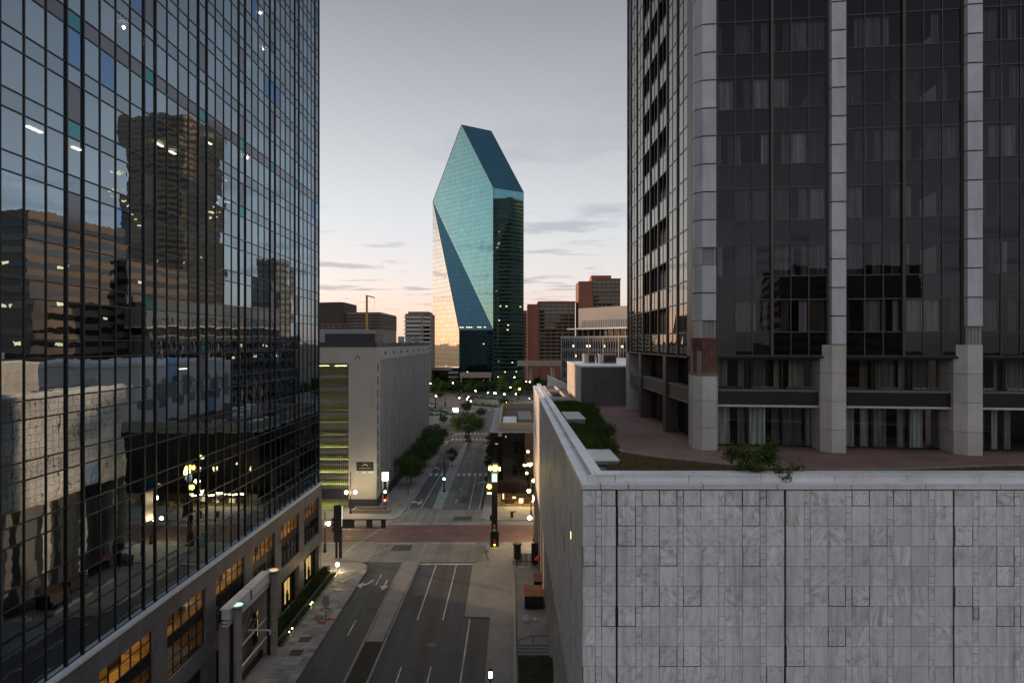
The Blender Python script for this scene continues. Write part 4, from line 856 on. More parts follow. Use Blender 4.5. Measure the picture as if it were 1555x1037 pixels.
obj('coping_back', box((PX + 1.4, PY + 1.44, H - 7.3), (XE, PY + 1.5, H - 6.8)), M['coping'], pod)
y = PY + .65; ys = [y]
while ys[-1] < PYE: ys.append(ys[-1] + 2.6)
for a, b in zip(ys, ys[1:]):
    b = min(b, PYE + .3)
    obj('coping_ledge', box((PX - .06, a + .012, H - 7.38), (PX + .62, b - .012, H - 7.1)), M['coping'], pod)
    obj('coping_upstand', box((PX + .62, a + .012, H - 7.4), (PX + .74, b - .012, H - 6.86)), M['coping'], pod); obj('coping_plate', box((PX + .55, a + .03, H - 6.85), (PX + 1.15, b - .03, H - 6.78)), M['coping'], pod)
obj('coping_back', box((PX + 1.1, PY + 1.5, H - 7.3), (PX + 1.15, PYE, H - 6.86)), M['coping'], pod)
obj('rear_wall', box((PX + .1, PYE - .1, 0), (60, PYE, ZC)), M['colstone'], pod)
obj('lower_wall', box((7.5, 20, 0), (60, PYE - .2, ZLO)), M['granite'], pod); obj('soffit', box((PX + .05, PY + .05, ZLO - .25), (60, PYE - .05, ZLO)), M['colstone'], pod)
for k in range(10):
    y = 38 + 8.0 * k
    for q in range(6): obj('pillar_block', box((4.35, y, .02 + q * 2.4), (5.3, y + .9, .02 + (q + 1) * 2.4 - .02)), M['colstone'], pod)
obj('roof_deck', box((PX + .7, PY + .7, ZR - .4), (60, PYE - .2, ZR - .1)), M['roofgrey'], pod)
# terrace, beds and kerb on the roof (real outlines, z = roof level)
def r7(x, y, z=ZR): 
    Y = F * (H - z) / (y - CY); return ((x - CX) / F * Y, Y)
kerb_px = [(902, 614), (909, 627), (916, 641), (925, 660), (934, 678), (940, 685), (948, 688.6), (975, 693), (1011, 697.5), (1055, 702), (1106, 708), (1180, 713), (1280, 716), (1375, 714.5), (1460, 711), (1545, 708), (1640, 705), (1760, 702)]
kp = [r7(*p) for p in kerb_px]
terr = struct('terrace', MB().face([(x, y, ZR) for x, y in kp] + [(60, kp[-1][1], ZR), (60, PYE - 1, ZR), (PX + 1.2, PYE - 1, ZR), (PX + 1.2, kp[0][1], ZR)]), M['terrace'])
kb = MB()
for a, b in zip(kp, kp[1:]): kb.bar((a[0], a[1], ZR + .03), (b[0], b[1], ZR + .03), .2, .22)
obj('bed_kerb', kb, M['tan'], label='curved stone kerb edging the roof bed', cat='kerb')
def inpoly(x, y, poly):
    c = False; j = len(poly) - 1
    for i in range(len(poly)):
        if (poly[i][1] > y) != (poly[j][1] > y) and x < (poly[j][0] - poly[i][0]) * (y - poly[i][1]) / (poly[j][1] - poly[i][1]) + poly[i][0]: c = not c
        j = i
    return c
gpoly = kp[:6] + [r7(919, 694), (PX + 1.6, 44.5), (PX + 1.3, kp[0][1])]
gpoly[-3] = (6.5, 43.2)
dpoly = [(6.6, 43.2)] + kp[6:] + [(60, PY + 1.8), (PX + 2, PY + 1.8), (5.4, 43.0)]
soil = obj('roof_bed', MB().face([(x, y, ZR + .02) for x, y in gpoly]).face([(x, y, ZR + .01) for x, y in dpoly]), M['soil'], kind='structure')
def blades(poly, n, h0, h1, wd, mat, label, cat, x0, x1, y0, y1, lean=.35, clump=None):
    mb = MB(); k = 0; tries = 0
    while k < n and tries < n * 12:
        tries += 1
        x = rnd.uniform(x0, x1); y = rnd.uniform(y0, y1)
        if not inpoly(x, y, poly): continue
        if clump and clump(x, y) < rnd.random(): continue
        h = rnd.uniform(h0, h1) * (1.3 if not clump else .5 + 1.1 * clump(x, y)); a = rnd.uniform(0, 6.28); dx, dy = math.cos(a) * wd, math.sin(a) * wd; lx, ly = rnd.gauss(0, lean) * h, rnd.gauss(0, lean) * h
        mb.face([(x - dx, y - dy, ZR), (x + dx, y + dy, ZR), (x + lx, y + ly, ZR + h)]); k += 1
    return obj('roof_grass', mb, mat, kind='stuff', label=label, cat=cat)
from mathutils import noise as mnoise
blades(gpoly, 26000, .12, .42, .03, M['leaf_grass'], 'lush green grass bed beside the white coping', 'grass', 4.5, 9.5, 42, 80, clump=lambda x, y: min(1, max(.15, .6 + .9 * mnoise.noise((x * .6, y * .35, 0)))))
blades(dpoly, 15000, .05, .16, .025, M['leaf_dry'], 'dry brownish grass strip behind the front coping', 'grass', 4.5, 34, 36, 44)
def shrub(name, label, c, n, rx, ry, rz, s0, s1, mat, stems=6):
    t = thing(name, label, 'shrub', c); mb = MB(); cl = [Vector((rnd.gauss(0, rx * .5), rnd.gauss(0, ry * .5), abs(rnd.gauss(rz * .75, rz * .45)) + .1)) for _ in range(26)]
    leaves(mb, lambda: Vector(c) + rnd.choice(cl) + Vector((rnd.gauss(0, rx * .16), rnd.gauss(0, ry * .16), rnd.gauss(0, rz * .2))), n, s0, s1)
    obj('foliage', mb, mat, t, kind='stuff')
    for q in range(stems): k = rnd.choice(cl); obj('stem', MB().tube(c, Vector(c) + k, .025, .008, 5), M['bark'], t)
    return t
shrub('parapet_shrub', 'leafy green shrub sprouting over the front coping', (12.7, PY + 1.5, ZR + .1), 3000, 1.3, .6, 1.0, .05, .12, M['leaf_grass'])
shrub('parapet_sapling', 'thin trailing sapling at the right of the coping shrub', (13.9, PY + .8, ZR + .15), 320, .5, .4, .32, .04, .08, M['leaf'], 3)
shrub('bed_bush', 'grey-green bush in the middle of the roof grass bed', (7.2, 53, ZR), 1100, .9, 1.0, .5, .05, .11, M['leaf'])
shrub('bed_bush', 'ragged bush at the near tip of the roof grass bed', (6.1, 45, ZR), 700, .6, .8, .4, .05, .1, M['leaf_hedge'])
# white boxes along the coping
for lab, a, b, hh in (('near flat white roof box behind the coping corner', (PX + 1.25, 40.2), (6.3, 44.2), .22), ('small white roof box halfway along the grass bed', (PX + 1.25, 59.5), (6.4, 65.5), .5)):
    t = thing('roof_box', lab, 'box', (a[0] + .5, a[1] + 1, ZR)); obj('body', box((a[0], a[1], ZR), (b[0], b[1], ZR + hh)), M['gov'], t); obj('lid', box((a[0] - .05, a[1] - .05, ZR + hh), (b[0] + .05, b[1] + .05, ZR + hh + .07)), M['white'], t)
for lab, y0, y1 in (('nearer white-rimmed skylight beyond the grass bed', 84, 95), ('farther white-rimmed skylight beyond the grass bed', 97, 106)):
    t = thing('skylight', lab, 'skylight', (5.5, y0, ZR)); obj('rim', MB().box((PX + 1.3, y0, ZR), (PX + 1.5, y1, ZR + .5)).box((6.6, y0, ZR), (6.8, y1, ZR + .5)).box((PX + 1.5, y0, ZR), (6.6, y0 + .2, ZR + .5)).box((PX + 1.5, y1 - .2, ZR), (6.6, y1, ZR + .5)), M['white'], t); obj('glazing', box((PX + 1.5, y0 + .2, ZR), (6.6, y1 - .2, ZR + .35)), M['winfar'], t)
# penthouse block
ph = thing('stone_penthouse', 'low stone-panelled penthouse block on the podium beside the hotel', 'building', (11, 88, ZR))
obj('core', box((8.05, 78.7, ZR), (30, 97.9, H - 2.9)), M['backing'], ph)
for r_ in range(3):
    for c_ in range(9): obj('panel', box((8.0 + 1.5 * c_ + .01, 78.6, ZR + 1.44 * r_ + .01), (8.0 + 1.5 * (c_ + 1) - .01, 78.68, ZR + 1.44 * (r_ + 1) - .01)), M['granite'], ph)
    for c_ in range(10): obj('panel', box((8.0 - .03, 78.61 + 1.94 * c_ + .01, ZR + 1.44 * r_ + .01), (8.06, 78.61 + 1.94 * (c_ + 1) - .01, ZR + 1.44 * (r_ + 1) - .01)), M['colstone'], ph)
obj('roof_cap', box((7.9, 78.5, H - 2.88), (30, 98, H - 2.7)), M['coping'], ph)
for lab, x0, x1, y0 in (('left boxy air unit on the penthouse roof', 9.6, 11.0, 90), ('right boxy air unit on the penthouse roof', 11.3, 13.5, 88)):
    t = thing('air_unit', lab, 'air unit', (x0, y0, H - 2.7), 'penthouse air units'); obj('casing', box((x0, y0, H - 2.7), (x1, y0 + 3, H - 1.5)), M['gov'], t); obj('end_panel', box((x0 - .05, y0 - .06, H - 2.7), (x0 + .5, y0 - .002, H - 1.45)), M['white'], t); obj('grille', box((x0 + .6, y0 - .05, H - 2.5), (x1 - .1, y0 - .003, H - 1.7)), M['browndk'], t)
t = thing('ramp_wall', 'white wedge wall behind the skylights', 'wall', (7, 108, ZR)); obj('wedge', MB().face([(5.6, 107, ZR), (8.6, 107, ZR), (8.6, 107, ZR + .7), (5.6, 107, ZR + 2.0)]).face([(5.6, 107, ZR + 2), (8.6, 107, ZR + .7), (8.6, 110, ZR + .7), (5.6, 110, ZR + 2)]), M['white'], t)
# ================================================================= HOTEL TOWER
ht = thing('bronze_glass_hotel', 'dark bronze-glass hotel tower with pale stone columns on the podium roof', 'building', (30, 60, ZR))
HB = H - .87; FH = 3.72; NF = 14; HTOP = HB + FH * NF
Q1 = Vector((13.25, 46.05, 0)); e = Vector((16.3, -2.2, 0)).normalized(); nf = Vector((e.y, -e.x, 0))      # nf: outward (toward viewer)
if nf.y > 0: nf = -nf
BAY = 8.2
def hp(s, o, z): p = Q1 + e * s + nf * o; return Vector((p.x, p.y, z))
def hbox(name, s0, s1, o0, o1, z0, z1, mat, par=None, kind=None):
    q = [hp(s0, o1, 0), hp(s1, o1, 0), hp(s1, o0, 0), hp(s0, o0, 0)]
    return obj(name, MB().prism([(v.x, v.y) for v in q], z0, z1), mat if not isinstance(mat, str) else M[mat], par or ht, kind=kind)
rest = {}; npane = 0
for bi in range(4):
    s0 = bi * BAY + .6; s1 = (bi + 1) * BAY - .6; pw = (s1 - s0 - .16) / 6
    edges = [s0 + pw * q + (.16 if q >= 3 else 0) for q in range(6)]
    for f in range(NF):
        zb = HB + FH * f
        for z0, z1, kd in ((zb, zb + 1.56, 'hotel_spandrel'), (zb + 1.56, zb + FH, 'hotel_glass')):
            for q in edges:
                tilt = rnd.gauss(0, .008); pts = [hp(q + .02, tilt, z0 + .02), hp(q + pw - .02, tilt * -.5, z0 + .02), hp(q + pw - .02, -tilt, z1 - .02), hp(q + .02, tilt * .3, z1 - .02)]
                px, py = project(pts[3]); 
                if f < 7 and bi < 3 and npane < 296 and px < 1600: obj('pane', MB().face(pts), M[kd], ht); npane += 1
                else: rest.setdefault(kd, MB()).face(pts)
    for q in range(7):
        ss = s0 + pw * q + (.16 if q > 3 else 0)
        if q == 3: hbox('centre_mullion', ss - .01, ss + .17, -.1, .22, HB - .05, HTOP, 'bronze')
        else: hbox('mullion', ss - .03, ss + .03, -.04, .07, HB, HTOP, 'hotel_mullion')
    hbox('edge_trim', s0 - .26, s0 - .02, -.3, .16, HB - .05, HTOP, 'bronze'); hbox('edge_trim', s1 + .02, s1 + .26, -.3, .16, HB - .05, HTOP, 'bronze')
    for f in range(NF):
        for dz in (0, 1.56): hbox('transom', s0, s1, -.03, .05, HB + FH * f + dz - .035, HB + FH * f + dz + .035, 'hotel_mullion')
        if f < 8:
            # curtains in varied states behind each window
            for qi, q in enumerate(edges):
                z0 = HB + FH * f + 1.6; z1 = HB + FH * f + FH - .05; r_ = rnd.random()
                if r_ < .3: spans = [(q + .05, q + pw - .05)]
                elif r_ < .55: spans = [(q + .05, q + .05 + pw * rnd.uniform(.2, .5))]
                elif r_ < .75: spans = [(q + pw * .55, q + pw - .03)]
                elif r_ < .85: spans = [(q + .05, q + .3), (q + pw - .4, q + pw - .05)]
                else: continue
                for a, b in spans:
                    mt_ = M['curtain']
                    if bi == 2 and f == 1 and qi == 0: mt_ = M['curtain_tan']
                    hbox('curtain', a, b, -.42, -.36, z0, z1, mt_)
    hbox('bottom_trim', s0 - .3, s1 + .3, -.4, .12, HB - .16, HB - .04, 'bronze_dark')
    hbox('room_back', s0, s1, -6, -5.8, HB, HTOP, 'inside')
    for f in range(NF): hbox('floor_slab', s0, s1, -5.8, -.45, HB + FH * f + .1, HB + FH * f + 1.45, 'inside')
    # lobby levels: recessed glazing, balcony beam
    g = -2.0
    hbox('soffit', s0 - 1.2, s1 + .6, -6, -.41, HB - .3, HB - .17, 'bronze_dark')
    hbox('balcony_beam', s0 - .2, s1 + .2, -1.1, -.45, H - 4.2, H - 3.3, 'bronze_dark'); hbox('beam_cap', s0 - .2, s1 + .2, -1.35, -.4, H - 3.3, H - 3.16, 'granite'); hbox('beam_drip', s0 - .2, s1 + .2, -1.1, -.4, H - 4.34, H - 4.2, 'colstone'); hbox('balcony_slab', s0 - .2, s1 + .2, -2.2, -1.1, H - 4.2, H - 3.6, 'bronze_dark')
    for z0, z1 in ((ZR, H - 4.25), (H - 3.55, HB - .2)):
        k = 3
        for q in range(k):
            a = s0 + (s1 - s0) * q / k; b2 = s0 + (s1 - s0) * (q + 1) / k
            obj('lobby_pane', MB().face([hp(a + .05, g, z0 + .06), hp(b2 - .05, g, z0 + .06), hp(b2 - .05, g, z1), hp(a + .05, g, z1)]), M['lobby_glass'], ht)
            hbox('lobby_mullion', b2 - .06, b2 + .06, g - .05, g + .06, z0, z1, 'bronze_dark')
            c0 = a + .1 + rnd.uniform(0, .5)
            for rep in range(2): hbox('lobby_curtain', c0, min(c0 + rnd.uniform(.5, 1.3), b2 - .1), g - .45, g - .4, z0 + .05, z1, 'curtain_pale'); c0 += 1.5
            if z0 > ZR + 1: hbox('sill_panel', a + .35, b2 - .3, g - .3, g - .2, z0, z0 + .5, 'curtain_pale')
        hbox('lobby_sill', s0, s1, g - .06, g + .07, z0, z0 + .1, 'bronze_dark')
    hbox('lobby_back', s0, s1, g - 3, g - 2.9, ZR, HB, 'inside')
for k, mb in rest.items(): obj('far_panes', mb, M[k], ht, kind='stuff')
# stone columns built of stacked panels
def column(s, corner=False):
    plan = [(-.44, .5), (.44, .5), (.46, -.05), (.46, -2.4), (-1.0, -2.4), (-1.0, -.1)]
    if corner: plan = [(-.44, .5), (.44, .5), (.62, .1), (.62, -2.4), (-1.0, -2.4), (-1.0, 0.0)]
    P = [hp(s + a, o, 0) for a, o in plan]; poly = [(v.x, v.y) for v in P]
    planu = [(-.44, .5), (.44, .5), (.5, .1), (.5, -.6), (-.5, -.6), (-.5, .1)]
    if corner: planu = [(-.44, .5), (.44, .5), (.5, .1), (.5, -.6), (-.95, -.6), (-.95, .05)]
    Pu = [hp(s + a, o, 0) for a, o in planu]; polyu = [(v.x, v.y) for v in Pu]
    z = ZR; hts = [1.5, 1.85, 1.85, 1.86]
    for k, h_ in enumerate(hts):
        if corner and k == 3: m_ = 'colstone'
        else: m_ = 'colstone'
        if corner and k == 3:
            z1_ = H - 2.25; obj('column_panel', MB().prism(poly, z + .01, z1_ - .01), M[m_], ht); obj('exposed_brick', MB().prism(poly, z1_, z1_ + 2.55), M['redbrick'], ht, label='patch of exposed red brick'); z = z1_ + 2.55
            fl = [hp(s - .99, -.05, 0), hp(s - .5, .46, 0)]; obj('side_stone', MB().prism([(hp(s - 1.03, -.6, 0).x, hp(s - 1.03, -.6, 0).y), (hp(s - 1.03, -.05, 0).x, hp(s - 1.03, -.05, 0).y), (hp(s - .5, .47, 0).x, hp(s - .5, .47, 0).y), (hp(s - .5, .0, 0).x, hp(s - .5, 0, 0).y)], z1_ + .1, z1_ + 1.7), M['tan'], ht); break
        obj('column_panel', MB().prism(poly, z + .01, z + h_ - .01), M[m_], ht); z += h_
    hbox('column_core', s - .4, s + .4, -.5, .3, HB - .8, HTOP, 'backing')
    k = 0
    while z < HTOP:
        h_ = 1.86
        if (corner and k in (0, 3)) or (not corner and s > 16 and k == 0):
            hbox('tile_gap_backing', s - .42, s + .42, -.3, .34, z, z + 1.15, 'colstone')
            for q in range(4): hbox('exposed_rib', s - .38 + .2 * q, s - .26 + .2 * q, .33, .42, z, z + 1.15, 'gov')
            if corner: obj('side_stone', MB().prism([polyu[0], polyu[5], polyu[4], tuple((Q1 + e * (s - .44) - nf * .6).xy)][::-1], z, z + 1.15), M['colstone'], ht)
            z += 1.15; k += 1; continue
        obj('column_tile', MB().prism(polyu, z + .035, z + h_ - .035), M['coltile'], ht)
        obj('tile_clip', MB().bar(hp(s - .4, .52, z + .02), hp(s + .4, .52, z + .02), .06, .03), M['steel'], ht); z += h_; k += 1
column(0, True); column(BAY); column(BAY * 2); column(BAY * 3); column(BAY * 4)
# west face along the street
WX = 12.62; WY0, WY1 = 47.3, 74.2
def wbox(name, x0, x1, y0, y1, z0, z1, mat, par=None): return obj(name, box((x0, y0, z0), (x1, y1, z1)), M[mat], par or ht)
fins = [48.5 + 3.36 * k for k in range(8)] + [74.0]
for k, y in enumerate(fins): wbox('west_fin', WX - .1, WX + .1, y - .13, y + .13, HB - .1, HTOP, 'bronze')
wbox('west_edge', WX - .2, WX + .3, 46.95, 48.37, HB - .1, HTOP, 'bronze')
np2 = 0; rest = {}
for k in range(8):
    ya, yb = fins[k] + .13, fins[k + 1] - .13; ym = (ya + yb) / 2; dark = k in (2, 3, 4)
    wbox('west_mullion', WX - .03, WX + .06, ym - .04, ym + .04, HB, HTOP, 'mullion')
    for f in range(NF):
        zb = HB + FH * f
        for z0, z1, kd in ((zb, zb + 1.56, 0), (zb + 1.56, zb + FH, 1)):
            for y0, y1 in ((ya, ym - .04), (ym + .04, yb)):
                if dark and kd:
                    wbox('recess_window', WX + .9, WX + .95, y0, y1, z0, z1, 'hotel_dark' if 'hotel_dark' in M else 'bronze_dark'); continue
                t_ = rnd.gauss(0, .004); pts = [(WX + t_, y1, z0 + .03), (WX, y0, z0 + .03), (WX + t_, y0, z1 - .03), (WX, y1, z1 - .03)]
                px, py = project(pts[1]); m_ = 'west_glass' if kd else 'west_spandrel'
                if f < 11 and np2 < 300: obj('west_pane', MB().face(pts), M[m_], ht); np2 += 1
                else: rest.setdefault(m_, MB()).face(pts)
            wbox('west_transom', WX - .03, WX + .1, ya, yb, z1 - .05, z1 + .05, 'bronze')
            if dark and kd: wbox('recess_sill', WX + .1, WX + .9, ya, yb, z0 - .04, z0 + .02, 'bronze_dark')
for k, mb in rest.items(): obj('far_panes', mb, M[k], ht, kind='stuff')
wbox('west_core', WX + 1.2, WX + 1.6, 49.5, 73.8, ZR, HTOP, 'inside'); wbox('north_wall', WX + .2, 50, 74.0, 74.3, ZR, HTOP, 'bronze')
wbox('west_bottom_trim', WX - .2, WX + .9, 48.4, 74.2, HB - .22, HB - .1, 'bronze_dark')
for y in (55.4, 66.0): wbox('ground_column', WX - .25, WX + .75, y - .55, y + .55, ZR, HB - .2, 'bronze')
for q in range(4): wbox('corner_panel', WX - .2, WX + 1.0, 72.6, 74.25, ZR + 1.55 * q + .01, ZR + 1.55 * (q + 1) - .01, 'colstone')
for ya, yb in ((48.4, 54.8), (56, 65.4), (66.6, 72.5)):
    wbox('west_beam', WX - .05, WX + .5, ya, yb, H - 4.2, H - 3.3, 'bronze'); wbox('west_beam_cap', WX - .1, WX + .7, ya, yb, H - 3.3, H - 3.17, 'granite'); wbox('west_beam_drip', WX - .08, WX + .5, ya, yb, H - 4.34, H - 4.2, 'granite')
    n_ = max(2, int((yb - ya) / 2.4))
    for z0, z1 in ((ZR, H - 4.3), (H - 3.5, HB - .25)):
        for q in range(n_):
            y0 = ya + (yb - ya) * q / n_; y1 = ya + (yb - ya) * (q + 1) / n_
            obj('lobby_pane', MB().face([(WX + 1.0, y1 - .05, z0), (WX + 1.0, y0 + .05, z0), (WX + 1.0, y0 + .05, z1), (WX + 1.0, y1 - .05, z1)]), M['lobby_glass'], ht); wbox('lobby_mullion', WX + .95, WX + 1.06, y1 - .06, y1 + .05, z0, z1, 'bronze_dark')
            if q % 2 == 0: wbox('lobby_curtain', WX + 1.1, WX + 1.15, y0 + .1, y1 - .3, z0, z1, 'curtain_pale')
# ================================================================= RIGHT COURT
t = thing('retaining_wall', 'low stone wall between pavement and sunken court', 'wall', (.35, 70, 0)); obj('wall', box((.2, 20, -.1), (.5, 109, .55)), M['granite'], t); obj('cap', box((.16, 20, .55), (.54, 85, .63)), M['gov'], t)
t = thing('court_landing', 'worn stone landing with steps in the sunken court', 'steps', (2.7, 84, 0)); obj('slab', box((.75, 80.5, .02), (4.7, 88.5, .42)), M['pave'], t); obj('step', box((.75, 79.9, .02), (4.7, 80.5, .28)), M['pave'], t); obj('step', box((.75, 79.3, .02), (4.7, 79.9, .15)), M['pave'], t)
t = thing('handrail', 'dark steel handrail bent over the court steps', 'handrail', (2.6, 80, .4))
for x in (.95, 2.5, 4.4): obj('post', MB().tube((x, 80.8, .42), (x, 80.8, 1.35 if x > 1 else .9), .035), M['dark_metal'], t)
obj('rail', MB().tube((4.6, 80.8, 1.35), (2.5, 80.8, 1.35), .04).tube((2.5, 80.8, 1.35), (.95, 80.8, .9), .04), M['dark_metal'], t)
lw = MB(); leaves(lw, lambda: (rnd.uniform(.8, 4.5), rnd.uniform(60, 78.4), .08 + .1 * rnd.random()), 3500, .05, .13, .3)
obj('court_grass', lw, M['leaf_grass'], kind='stuff', label='patchy grass in the sunken court', cat='grass')
def bags(lab, x, y, s):
    t = thing('white_bag', lab, 'bag', (x, y, .42), 'white bags in the court'); mb = MB(); mb.lathe((x, y, .42), [(s * .5, 0), (s * .62, s * .25), (s * .5, s * .6), (s * .12, s * .85), (s * .2, s)], 9); me = obj('sack', mb, M['white'], t, smooth=True)
bags('larger crumpled white bag on the court landing', 1.9, 87.2, .8); bags('smaller crumpled white bag on the court landing', 3.0, 87.4, .5)
def dumpster(lab, x0, x1, y0, y1, h_, body):
    t = thing('dumpster', lab, 'dumpster', ((x0 + x1) / 2, y0, .02), 'dumpsters in the court'); obj('bin', MB().prism([(x0, y0), (x1, y0), (x1, y1), (x0, y1)], .12, h_), M[body], t); obj('lid', MB().face([(x0 - .05, y0 - .1, h_ + .05), (x1 + .05, y0 - .1, h_ + .05), (x1 + .05, y1, h_ + .35), (x0 - .05, y1, h_ + .35)]).box((x0 - .05, y0 - .1, h_), (x1 + .05, y1, h_ + .04)), M['rust'], t)
    for x in (x0 + .3, (x0 + x1) / 2, x1 - .3): obj('rib', box((x - .06, y0 - .07, .12), (x + .06, y0 - .005, h_ - .02)), M[body], t)
    for x in (x0 + .3, x1 - .3): obj('wheel', MB().tube((x, y0 + .3, .14), (x + .1, y0 + .3, .14), .12), M['tyre'], t)
dumpster('long dark dumpster with rusted lid in the court', 1.75, 4.3, 92.2, 95.6, 1.75, 'black'); dumpster('small dumpster with rusted lid nearer the street corner', 3.2, 4.3, 98.4, 101.2, 1.6, 'black')
t = thing('slatted_fence', 'black slatted fence screen by the court entrance', 'fence', (2.2, 109.6, 0))
for x in (.7, 2.2, 3.9): obj('post', box((x - .06, 109.5, 0), (x + .06, 109.62, 2.3)), M['dark_metal'], t)
for k in range(16): obj('slat', box((.72 + .2 * k, 109.53, .15), (.86 + .2 * k, 109.58, 2.2)), M['black'], t)
t = thing('vent_cylinder', 'black round vent cylinder on the corner pavement', 'vent', (.95, 113.6, .13)); obj('shaft', MB().lathe((.95, 113.6, .13), [(.62, 0), (.62, 2.2)], 16), M['dark_metal'], t, smooth=False); obj('cap', MB().lathe((.95, 113.6, 2.33), [(.62, 0), (.8, .08), (.8, .28), (.7, .34), (.3, .36)], 16), M['dark_metal'], t)
t = thing('court_hoarding', 'tall black hoarding panel by the podium pillars', 'panel', (3.8, 111, 0)); obj('panel', box((3.3, 111.0, .02), (4.3, 111.12, 3.4)), M['black'], t); obj('post', box((3.2, 110.95, .02), (3.3, 111.1, 3.5)), M['dark_metal'], t)
t = thing('red_parasol', 'small closed red cloth top among the court clutter', 'parasol', (4.3, 107.5, 0)); obj('pole', MB().tube((4.3, 107.5, 0), (4.3, 107.5, 2.4), .04), M['steel'], t); obj('canopy', MB().lathe((4.3, 107.5, 1.9), [(.75, 0), (.55, .3), (.06, .65)], 10), pm('red_cloth', (.5, .02, .02), .7), t)
t = thing('utility_cabinet', 'small dark utility cabinet on the shop pavement', 'cabinet', (.15, 140.3, .14)); obj('body', box((-.25, 140, .14), (.35, 140.7, 1.25)), M['black'], t); obj('hood', box((-.25, 139.9, 1.25), (.9, 140.7, 1.4)), M['black'], t)
# ================================================================= STREET FURNITURE
def plight(parent, loc, e_, col=(1, .72, .36), r=.25):
    lp = bpy.data.lights.new('lamp_light', 'POINT'); lp.energy = e_; lp.color = col; lp.shadow_soft_size = r; lo = bpy.data.objects.new('lamp_light', lp); COL.objects.link(lo); lo.parent = parent; lo.location = Vector(loc) - ROOTLOC(parent)
def lamp(label, x, y, hgt, globes, top=None, e_=99):
    t = thing('street_lamp', label, 'lamp', (x, y, .14), 'globe street lamps')
    obj('base', MB().lathe((x, y, .14), [(.32, 0), (.32, .4), (.2, .55), (.2, 1.4), (.13, 1.5)], 10), M['dark_metal'], t); obj('pole', MB().tube((x, y, 1.5), (x, y, hgt), .11, .08, 8), M['dark_metal'], t)
    for dx, zz in globes:
        if abs(dx) > .1: obj('arm', MB().tube((x, y, zz - .35), (x + dx, y, zz - .35), .05, n=6), M['dark_metal'], t)
        obj('collar', MB().lathe((x + dx, y, zz - .42), [(.1, 0), (.2, .1), (.16, .16)], 8), M['dark_metal'], t); obj('globe', MB().ball((x + dx, y, zz), .33, 12, 8), M['globe'], t, smooth=True)
    plight(t, (x, y - .5, globes[0][1] - .1), e_)
    return t
lamp('double-globe street lamp in front of the garage corner', -33.8, 143.3, 9.0, [(-.95, 4.6), (.95, 4.6)], e_=138)
lamp('single-globe street lamp beside the mirror tower corner', -32.0, 117, 7.0, [(.6, 5.0)], e_=63)
lamp('double-globe street lamp by the podium corner', 4.1, 123.2, 7.0, [(-.85, 4.4), (.7, 4.4), (0.05, 7.9)], e_=144)
lamp('street lamp before the shopfront behind the podium', 4.0, 140, 7.4, [(.5, 7.7), (-.5, 5.6)], e_=75)
t = thing('lantern_post', 'small lantern post on the near right pavement', 'lamp', (-2.05, 66, .14)); obj('pole', MB().tube((-2.05, 66, .14), (-2.05, 66, 3.5), .07), M['dark_metal'], t); obj('bracket', MB().lathe((-2.05, 66, 3.4), [(.1, 0), (.28, .1), (.22, .25)], 8), M['dark_metal'], t); obj('lens', MB().box((-2.2, 65.85, 3.65), (-1.9, 66.15, 4.35)), M['litbox'], t); obj('cap', MB().lathe((-2.05, 66, 4.35), [(.27, 0), (.05, .2)], 8), M['dark_metal'], t)
# left two-legged pylon with sign arm
t = thing('sign_pylon', 'black two-legged pylon with a long framed sign arm at the tower corner', 'pylon', (-28.9, 113.8, .14))
obj('leg', box((-29.35, 113.6, .14), (-29.05, 114.0, 2.8)), M['dark_metal'], t); obj('leg', box((-28.75, 113.6, .14), (-28.3, 114.0, 9.1)), M['dark_metal'], t); obj('cabinet', box((-29.6, 113.55, 2.8), (-28.76, 114.05, 8.9)), M['black'], t); obj('cap_light', box((-28.7, 113.4, 8.95), (-27.4, 113.75, 9.12)), M['gov'], t); obj('lit_edge', box((-28.28, 113.62, 5.4), (-28.24, 113.95, 8.8)), M['whitebox'], t)
sa = obj('sign_arm', MB().box((-28.3, 113.7, 6.45), (-21.0, 113.9, 6.6)).box((-28.3, 113.7, 5.1), (-21.0, 113.9, 5.25)), M['dark_metal'], t)
for x0, x1 in ((-28.3, -26.2), (-24.2, -23.2), (-21.75, -21.0)): obj('sign_panel', box((x0, 113.72, 5.25), (x1, 113.88, 6.45)), M['black'], sa)
for k in range(3): obj('signal_head', box((-29.9, 113.6, 4.6 + .8 * k), (-29.62, 113.95, 5.2 + .8 * k)), M['black'], t)
# garage-corner signal box
t = thing('signal_tower', 'tall glass signal box with lit top and green light at the garage corner', 'traffic signal', (-26.8, 145.2, .14))
for x in (-27.35, -26.4): obj('post', box((x - .12, 145.0, .14), (x + .12, 145.4, 8.3)), M['gov'], t)
obj('infill', box((-27.22, 145.1, 1.6), (-26.53, 145.3, 6.6)), M['winfar'], t); lt = obj('lit_top', box((-27.5, 144.95, 6.7), (-26.25, 145.45, 8.5)), M['litbox'], t); obj('cap', box((-27.6, 144.9, 8.5), (-25.6, 145.5, 8.64)), M['dark_metal'], t)
hd_ = obj('signal_head', box((-27.2, 144.7, 3.6), (-26.4, 144.98, 4.9)), M['black'], t); obj('green_light', MB().ball((-26.8, 144.66, 4.4), .24), M['green'], hd_); obj('red_light', MB().ball((-26.85, 144.66, 2.6), .17), M['red'], t); obj('blue_plate', box((-27.2, 144.8, 1.7), (-26.4, 144.9, 2.2)), pm('blue_plate', (.02, .1, .3), .5), t); plight(t, (-27.2, 144.2, 7.6), 60, (1, .95, .6), .4)
